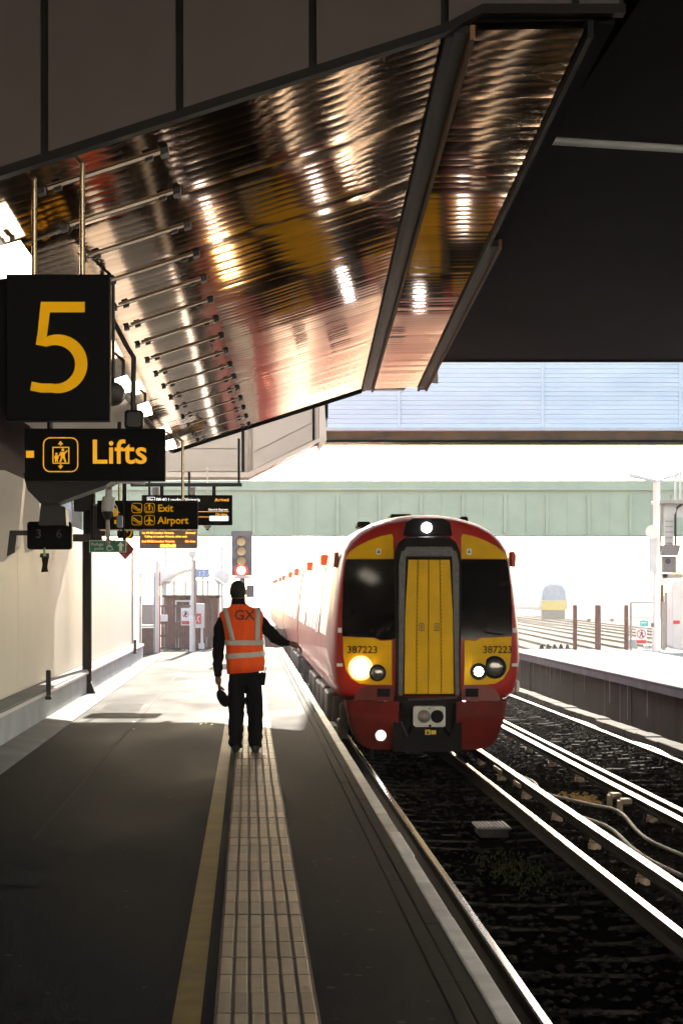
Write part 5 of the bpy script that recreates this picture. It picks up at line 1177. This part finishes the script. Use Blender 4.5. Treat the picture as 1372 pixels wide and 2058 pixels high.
# right platform end
fr = thing('opposite_end_fence', 'steel post and wire fence across the end of the opposite platform', 'fence', P(1210,1326,60.5))
YQ = 59.0
for px, w_ in ((1155,8),(1201,11),(1258,8)): post(px, w_, 1216, 1326, 'post', M['fence_brown'], fr, YQ)
def wire(x0, x1, y, r, parent, name='wire'): 
    a = P(x0,y,YQ+.03); c = P(x1,y,YQ+.03); b = MB(); b.tube([a, c], r, 6); return b.build(name, M['galv'], parent)
wire(1159,1196,1246,.014,fr); wire(1206,1254,1246,.014,fr)
for px in (1182,1229):
    c = P(px,1246,YQ+.02); b = MB(); b.cbox(c.x-.05,c.x+.05,YQ-.02,YQ+.05,c.z-.05,c.z+.05,.012); b.build('strainer', M['galv'], fr)
gt = thing('end_gate', 'framed gate carrying warning notices at the opposite platform end', 'gate', P(1290,1326,YQ))
post(1267, 4, 1210, 1326, 'gate_post', M['galv'], gt, YQ); post(1333, 7, 1210, 1326, 'gate_post', M['galv'], gt, YQ)
wire(1267,1333,1211,.022,gt,'top_bar'); wire(1267,1333,1240,.016,gt,'mid_bar'); wire(1267,1333,1322,.025,gt,'bottom_bar')
for px in (1279.5,1292,1304.5,1317,1326): post(px, .9, 1241, 1322, 'gate_bar', M['galv'], gt, YQ+.02, .02)
n1 = thing('teal_notice', 'small teal notice on the opposite end gate', 'sign', P(1293,1258,YQ-.05)); plate('notice_plate', 1285, 1247, 1302, 1259, YQ-.05, .015, M['sign_teal'], n1)
polypx('text_lines', [(1287,1251),(1298,1251),(1298,1252.5),(1287,1252.5)], YQ-.05, M['white'], n1)
n2 = thing('prohibition_notice', 'white no-pedestrian notice with red circle on the opposite end gate', 'sign', P(1288,1295,YQ-.05)); plate('notice_plate', 1277, 1263, 1299, 1295, YQ-.05, .015, M['white'], n2)
b = MB(); c = P(1287.5,1274,YQ-.05); b.ring([(c.x+.135*math.cos(2*math.pi*k/24), c.z+.135*math.sin(2*math.pi*k/24)) for k in range(24)], [(c.x+.112*math.cos(2*math.pi*k/24), c.z+.112*math.sin(2*math.pi*k/24)) for k in range(24)], YQ-.056, YQ-.051); b.build('red_circle', M['sign_red'], n2)
polypx('walking_symbol', circlepx(1288.5,1268,1.4), YQ-.05, M['text_dark'], n2); polypx('walking_symbol', [(1287,1270),(1289.5,1270),(1292,1274),(1289,1274),(1292,1280),(1290,1280.5),(1287.5,1276),(1285,1280.5),(1283.5,1280),(1286.5,1274)], YQ-.05, M['text_dark'], n2)
sweep([(1282,1268.5),(1293,1279.5)], 1.2, YQ-.05, 'red_slash', M['sign_red'], n2, .009)
polypx('red_band', [(1278,1286.5),(1298,1286.5),(1298,1293),(1278,1293)], YQ-.05, M['sign_red'], n2)
lp_ = thing('platform_lamp_post', 'white lamp post with two drooping arms on the opposite platform', 'lamp post', P(1318,1326,57))
YW = 57.0; c = P(1318,1331,YW)
b = MB(); t_ = P(1318,965,YW); b.tube([(c.x,YW,0),(c.x,YW,.9),(c.x,YW,1.0),(c.x,YW,t_.z)], [.125,.125,.105,.09], 14); b.build('column', M['white_clad'], lp_, 40)
for s, (xe, ye) in ((-1,(1263,957)),(1,(1362,955))):
    e = P(xe,ye,YW); r0 = P(1318,967,YW); b = MB(); b.add([(r0.x,YW-.15,r0.z-.03),(e.x,YW-.15,e.z-.02),(e.x,YW+.15,e.z-.02),(r0.x,YW+.15,r0.z-.03),(r0.x,YW-.1,r0.z+.03),(e.x,YW-.12,e.z+.09),(e.x,YW+.12,e.z+.09),(r0.x,YW+.1,r0.z+.03)], [(0,3,2,1),(4,5,6,7),(0,1,5,4),(1,2,6,5),(2,3,7,6),(3,0,4,7)]); b.build('lamp_arm', M['grey_plastic'], lp_)
q = P(1307,1065,YW-.2); b = MB(); b.loft([[(q.x+r*math.cos(2*math.pi*k/12), YW-.2-yy, q.z+r*math.sin(2*math.pi*k/12)-yy*.3) for k in range(12)] for r, yy in ((.05,-.1),(.11,0),(.2,.2))]); b.build('horn_speaker', M['white_clad'], lp_, 40)
b = MB(); q = P(1310,1115,YW-.1); b.cbox(q.x-.1,q.x+.1,YW-.2,YW-.1,q.z-.5,q.z+.5,.02); b.build('side_box', M['grey_plastic'], lp_)
plate('label_plate', 1307, 1252, 1313, 1260, YW-.135, .01, M['sig_grey'], lp_)
# signal gantry seen from behind, right edge
sgx = thing('signal_gantry', 'white steel signal gantry with ladder and black hooded signal at the right edge', 'gantry', P(1345,1326,62))
YG = 61.0
for px in (1325, 1357, 1367): post(px, 3.5, 945, 1010, 'rail_post', M['grey_plastic'], sgx, YG)
a = P(1310,935,YG); c = P(1400,940,YG); b = MB(); b.tube([(a.x,YG,a.z),(c.x,YG,c.z)], .03, 6); b.build('handrail', M['white_clad'], sgx)
plate('platform_deck', 1320, 1005, 1420, 1012, YG-.3, 1.0, M['galv'], sgx)
for px, pb in ((1322,1100),(1331,1110)):
    a = P(px,1010,YG); c = P(px-8,pb,YG); b = MB(); b.tube([a, c], .05, 6); b.build('brace', M['galv'], sgx)
plate('back_panel', 1333, 1013, 1372, 1040, YG+.1, .1, M['grey_plastic'], sgx); plate('ladder_panel', 1335, 1040, 1352, 1100, YG+.1, .08, M['grey_plastic'], sgx)
for k in range(5): plate('ladder_rung', 1336, 1046+k*11, 1352, 1048+k*11, YG, .05, M['galv'], sgx)
b = MB(); cb = [P(1372,1012,YG-.1),P(1360,1020,YG-.1),P(1356,1035,YG-.1),P(1356,1100,YG-.1)]; b.tube(cb, .035, 8); b.build('cable', M['dark_steel'], sgx)
prism_px([(1327,1116),(1333,1095),(1367,1095),(1362,1116)], YG-.4, .5, 'signal_hood', M['sig_grey'], sgx)
prism_px([(1331,1118),(1358,1118),(1358,1152),(1331,1150)], YG-.1, .3, 'signal_body', M['sig_grey'], sgx)
b = MB(); q = P(1341,1128,YG-.12); b.disc(q.x,q.z,.085,YG-.13,YG-.09,16); b.build('signal_lens', M['black_metal'], sgx)
plate('junction_box', 1322, 1152, 1341, 1176, YG-.2, .2, M['white_clad'], sgx); plate('lower_deck', 1330, 1153, 1372, 1162, YG-.2, .8, M['galv'], sgx)
post(1330, 6, 1176, 1330, 'leg', M['rust_beam'], sgx, YG); post(1337, 5, 1190, 1330, 'leg', M['galv'], sgx, YG+.3); post(1345, 8, 1165, 1330, 'leg', M['grey_plastic'], sgx, YG+.5)
wb = thing('white_cabinet', 'rounded white cabinet with red label at the right picture edge', 'cabinet', P(1375,1340,55))
a = P(1350,1330,55); c = P(1420,1166,55); b = MB(); b.prism(rrect(a.x, c.x, .0+.12, c.z, .14, 5), 55, 55.7, .02); b.build('case', M['white_clad'], wb)
plate('red_label', 1352, 1247, 1365, 1254, 54.985, .012, M['sign_red'], wb); plate('leg', 1352, 1318, 1362, 1336, 55.05, .3, M['white_clad'], wb)
# black deterrent cones at the platform ramp
for k, px in enumerate((1087,1100,1113,1126,1139)):
    c = P(px,1325,60.6); b = MB(); x_, z_ = c.x, -.02
    b.loft([[(x_+r*dx, 60.6+r*dy, z_+h) for dx,dy in ((-1,-1),(1,-1),(1,1),(-1,1))] for r, h in ((.085,-.2),(.085,.0),(.02,.15))])
    tag(b.build('deterrent_cone', M['black_metal']), f'{ORD[k]} small black pyramid from the train, at the opposite platform ramp', 'pyramid', 'black pyramids at the ramp')

# ================================================================== FAR BACKGROUND
# green girder bridge
YGB = 89.0
gbr = thing('girder_bridge', 'pale green riveted girder bridge crossing behind the train', 'bridge', P(900,1075,YGB))
def QB(px, py): p = P(px, py, YGB); return p.x, p.z
x0, zb_ = QB(180,1074); x1, zt_ = QB(1900,966); zm = QB(0,984)[1]
sp_ = 84*YGB/FPX; x = QB(510,0)[0] - 4*sp_; k = 0
b = MB(); b.box(x-.2, x1, YGB+.05, YGB+.35, zb_, zm); b.build('web', M['green'], gbr)
b = MB(); b.cbox(x-.2, x1, YGB-.08, YGB+.4, zm, zt_, .02); b.build('parapet', M['green'], gbr)
b = MB(); b.cbox(x-.2, x1, YGB-.12, YGB+.45, zb_-.06, zb_-.002, .01); b.build('bottom_flange', M['green'], gbr)
b = MB(); b.cbox(x-.2, x1, YGB-.12, YGB-.081, zm-.03, zm+.03, .006); b.build('cap_angle', M['green'], gbr)
while x < x1 and k < 24:
    b = MB(); b.cbox(x-.075, x+.075, YGB-.09, YGB+.049, zb_, zm-.22 if k % 1 == 0 else zm, .02); b.build('stiffener', M['green'], gbr)
    b = MB(); b.cbox(x+sp_/2-.02, x+sp_/2+.02, YGB+.02, YGB+.049, zb_, zm-.03, .006); b.build('web_seam', M['green'], gbr)
    b = MB()
    for j in range(24): b.box(x+j*sp_/24, x+j*sp_/24+.03, YGB-.10, YGB-.079, zm-.075, zm-.045)
    b.build('rivet_row', M['green'], gbr); x += sp_; k += 1
# bridge deck and abutments
b = MB(); b.box(-8, x1, YGB+.4, YGB+7, zb_+.1, zm-.3); b.build('deck', M['dark_steel'], gbr)
ab_ = MB(); ab_.box(-16, -7.9, YGB-.3, YGB+8, -1.3, zt_+.1); ab_.build('abutment', M['concrete'], gbr)
# far train, on another line
ft = thing('distant_train', 'distant pale train with yellow front faint in the haze on the right', 'train', P(1112,1262,190))
YT = 190.0; q = P(1112,1262,YT); zr = -.915
b = MB(); b.loft([[(q.x+x*s_, YT+dy, zr+2.2+(z-2.2)*s_) for x,z in OUT] for dy, s_ in ((60,1),(.6,1),(.15,.95),(0,.86))]); b.build('body', M['white_clad'], ft, 40)
b = MB(); b.prism([(q.x-1.15,zr+1.0),(q.x+1.15,zr+1.0),(q.x+1.2,zr+1.9),(q.x-1.2,zr+1.9)], YT-.06, YT+.2); b.build('yellow_panel', M['train_yellow'], ft)
b = MB(); b.prism([(q.x-1.15,zr+1.95),(q.x+1.15,zr+1.95),(q.x+1.05,zr+2.8),(q.x+.8,zr+3.25),(q.x+.3,zr+3.4),(q.x-.3,zr+3.4),(q.x-.8,zr+3.25),(q.x-1.05,zr+2.8)], YT-.06, YT+.2); b.build('windscreen', mat('haze_tinted_glass', (0.22,0.27,0.34), .3), ft)  # windscreen paled so that distance haze is in its colour
b = MB(); b.box(q.x-1.1, q.x+1.1, YT+.1, YT+1, zr+.1, zr+1.0); b.build('underframe', M['under'], ft)
# more tracks fanning out on the right behind the platform end
for k in range(6):
    x = 9.5 + k*3.2
    for s in (-.7525,.7525):
        b = MB(); prof = rail_profile()
        b.loft([[(x+s+(yy-64)*.045+p_[0], yy, RAIL-.159+p_[1]) for p_ in prof] for yy in (63, 240)])
        tag(b.build('running_rail', M['rust'], None), f'distant rail of the {ORD[k]} siding from the platform, {"left" if s < 0 else "right"} rail of its pair', 'rail', 'rails of the far sidings')
    for j in range(7):
        yy = 64 + j*5.5 + k*.7; xx = x + (yy-64)*.045
        b = MB(); b.cbox(xx+1.3, xx+1.75, yy, yy+.5, -1.29, -1.29+random.uniform(.25,.7), .03)
        tag(b.build('lineside_box', M[random.choice(['galv','white_clad','rust_beam','sig_grey'])]), f'{ORD[j]} lineside box along the {ORD[k]} far siding', 'lineside box', 'boxes beside the far sidings')
# unseen building added behind the camera to bounce sunlight onto train and worker
tbd = thing('added_fill_building', 'added pale building, unseen behind the viewpoint, bouncing sunlight forward', 'building', (10, -40, -1.3))
b = MB(); b.box(-40, 70, -52, -40, -1.3, 15); b.build('wall', M['render_pale'], tbd)
for k in range(26):
    for r_ in range(3):
        x = -37 + k*4.1; b = MB(); b.cbox(x, x+1.6, -40.0, -39.94, 2.2+r_*4.1, 3.9+r_*4.1, .02); b.build('window', M['side_glass'], tbd)
b = MB(); b.box(-40.4, 70.4, -52.4, -39.6, 15, 15.5); b.build('parapet', M['white_clad'], tbd)

# ================================================================== AIR
b = MB(); b.box(-140, 260, -12, 420, -2.3, 12.0)
hz = b.build('haze', None); hz.data.materials.clear()
hm_ = bpy.data.materials.new('haze_air'); hm_.use_nodes = True; n = hm_.node_tree.nodes; n.remove(n['Principled BSDF'])
pv = n.new('ShaderNodeVolumePrincipled'); pv.inputs['Color'].default_value = (1, .985, .96, 1); pv.inputs['Density'].default_value = 0.0007; pv.inputs['Anisotropy'].default_value = 0.3
hm_.node_tree.links.new(pv.outputs[0], n['Material Output'].inputs['Volume']); hz.data.materials.append(hm_)
tag(hz, 'thin bright morning haze over the whole station', 'haze', kind='stuff')
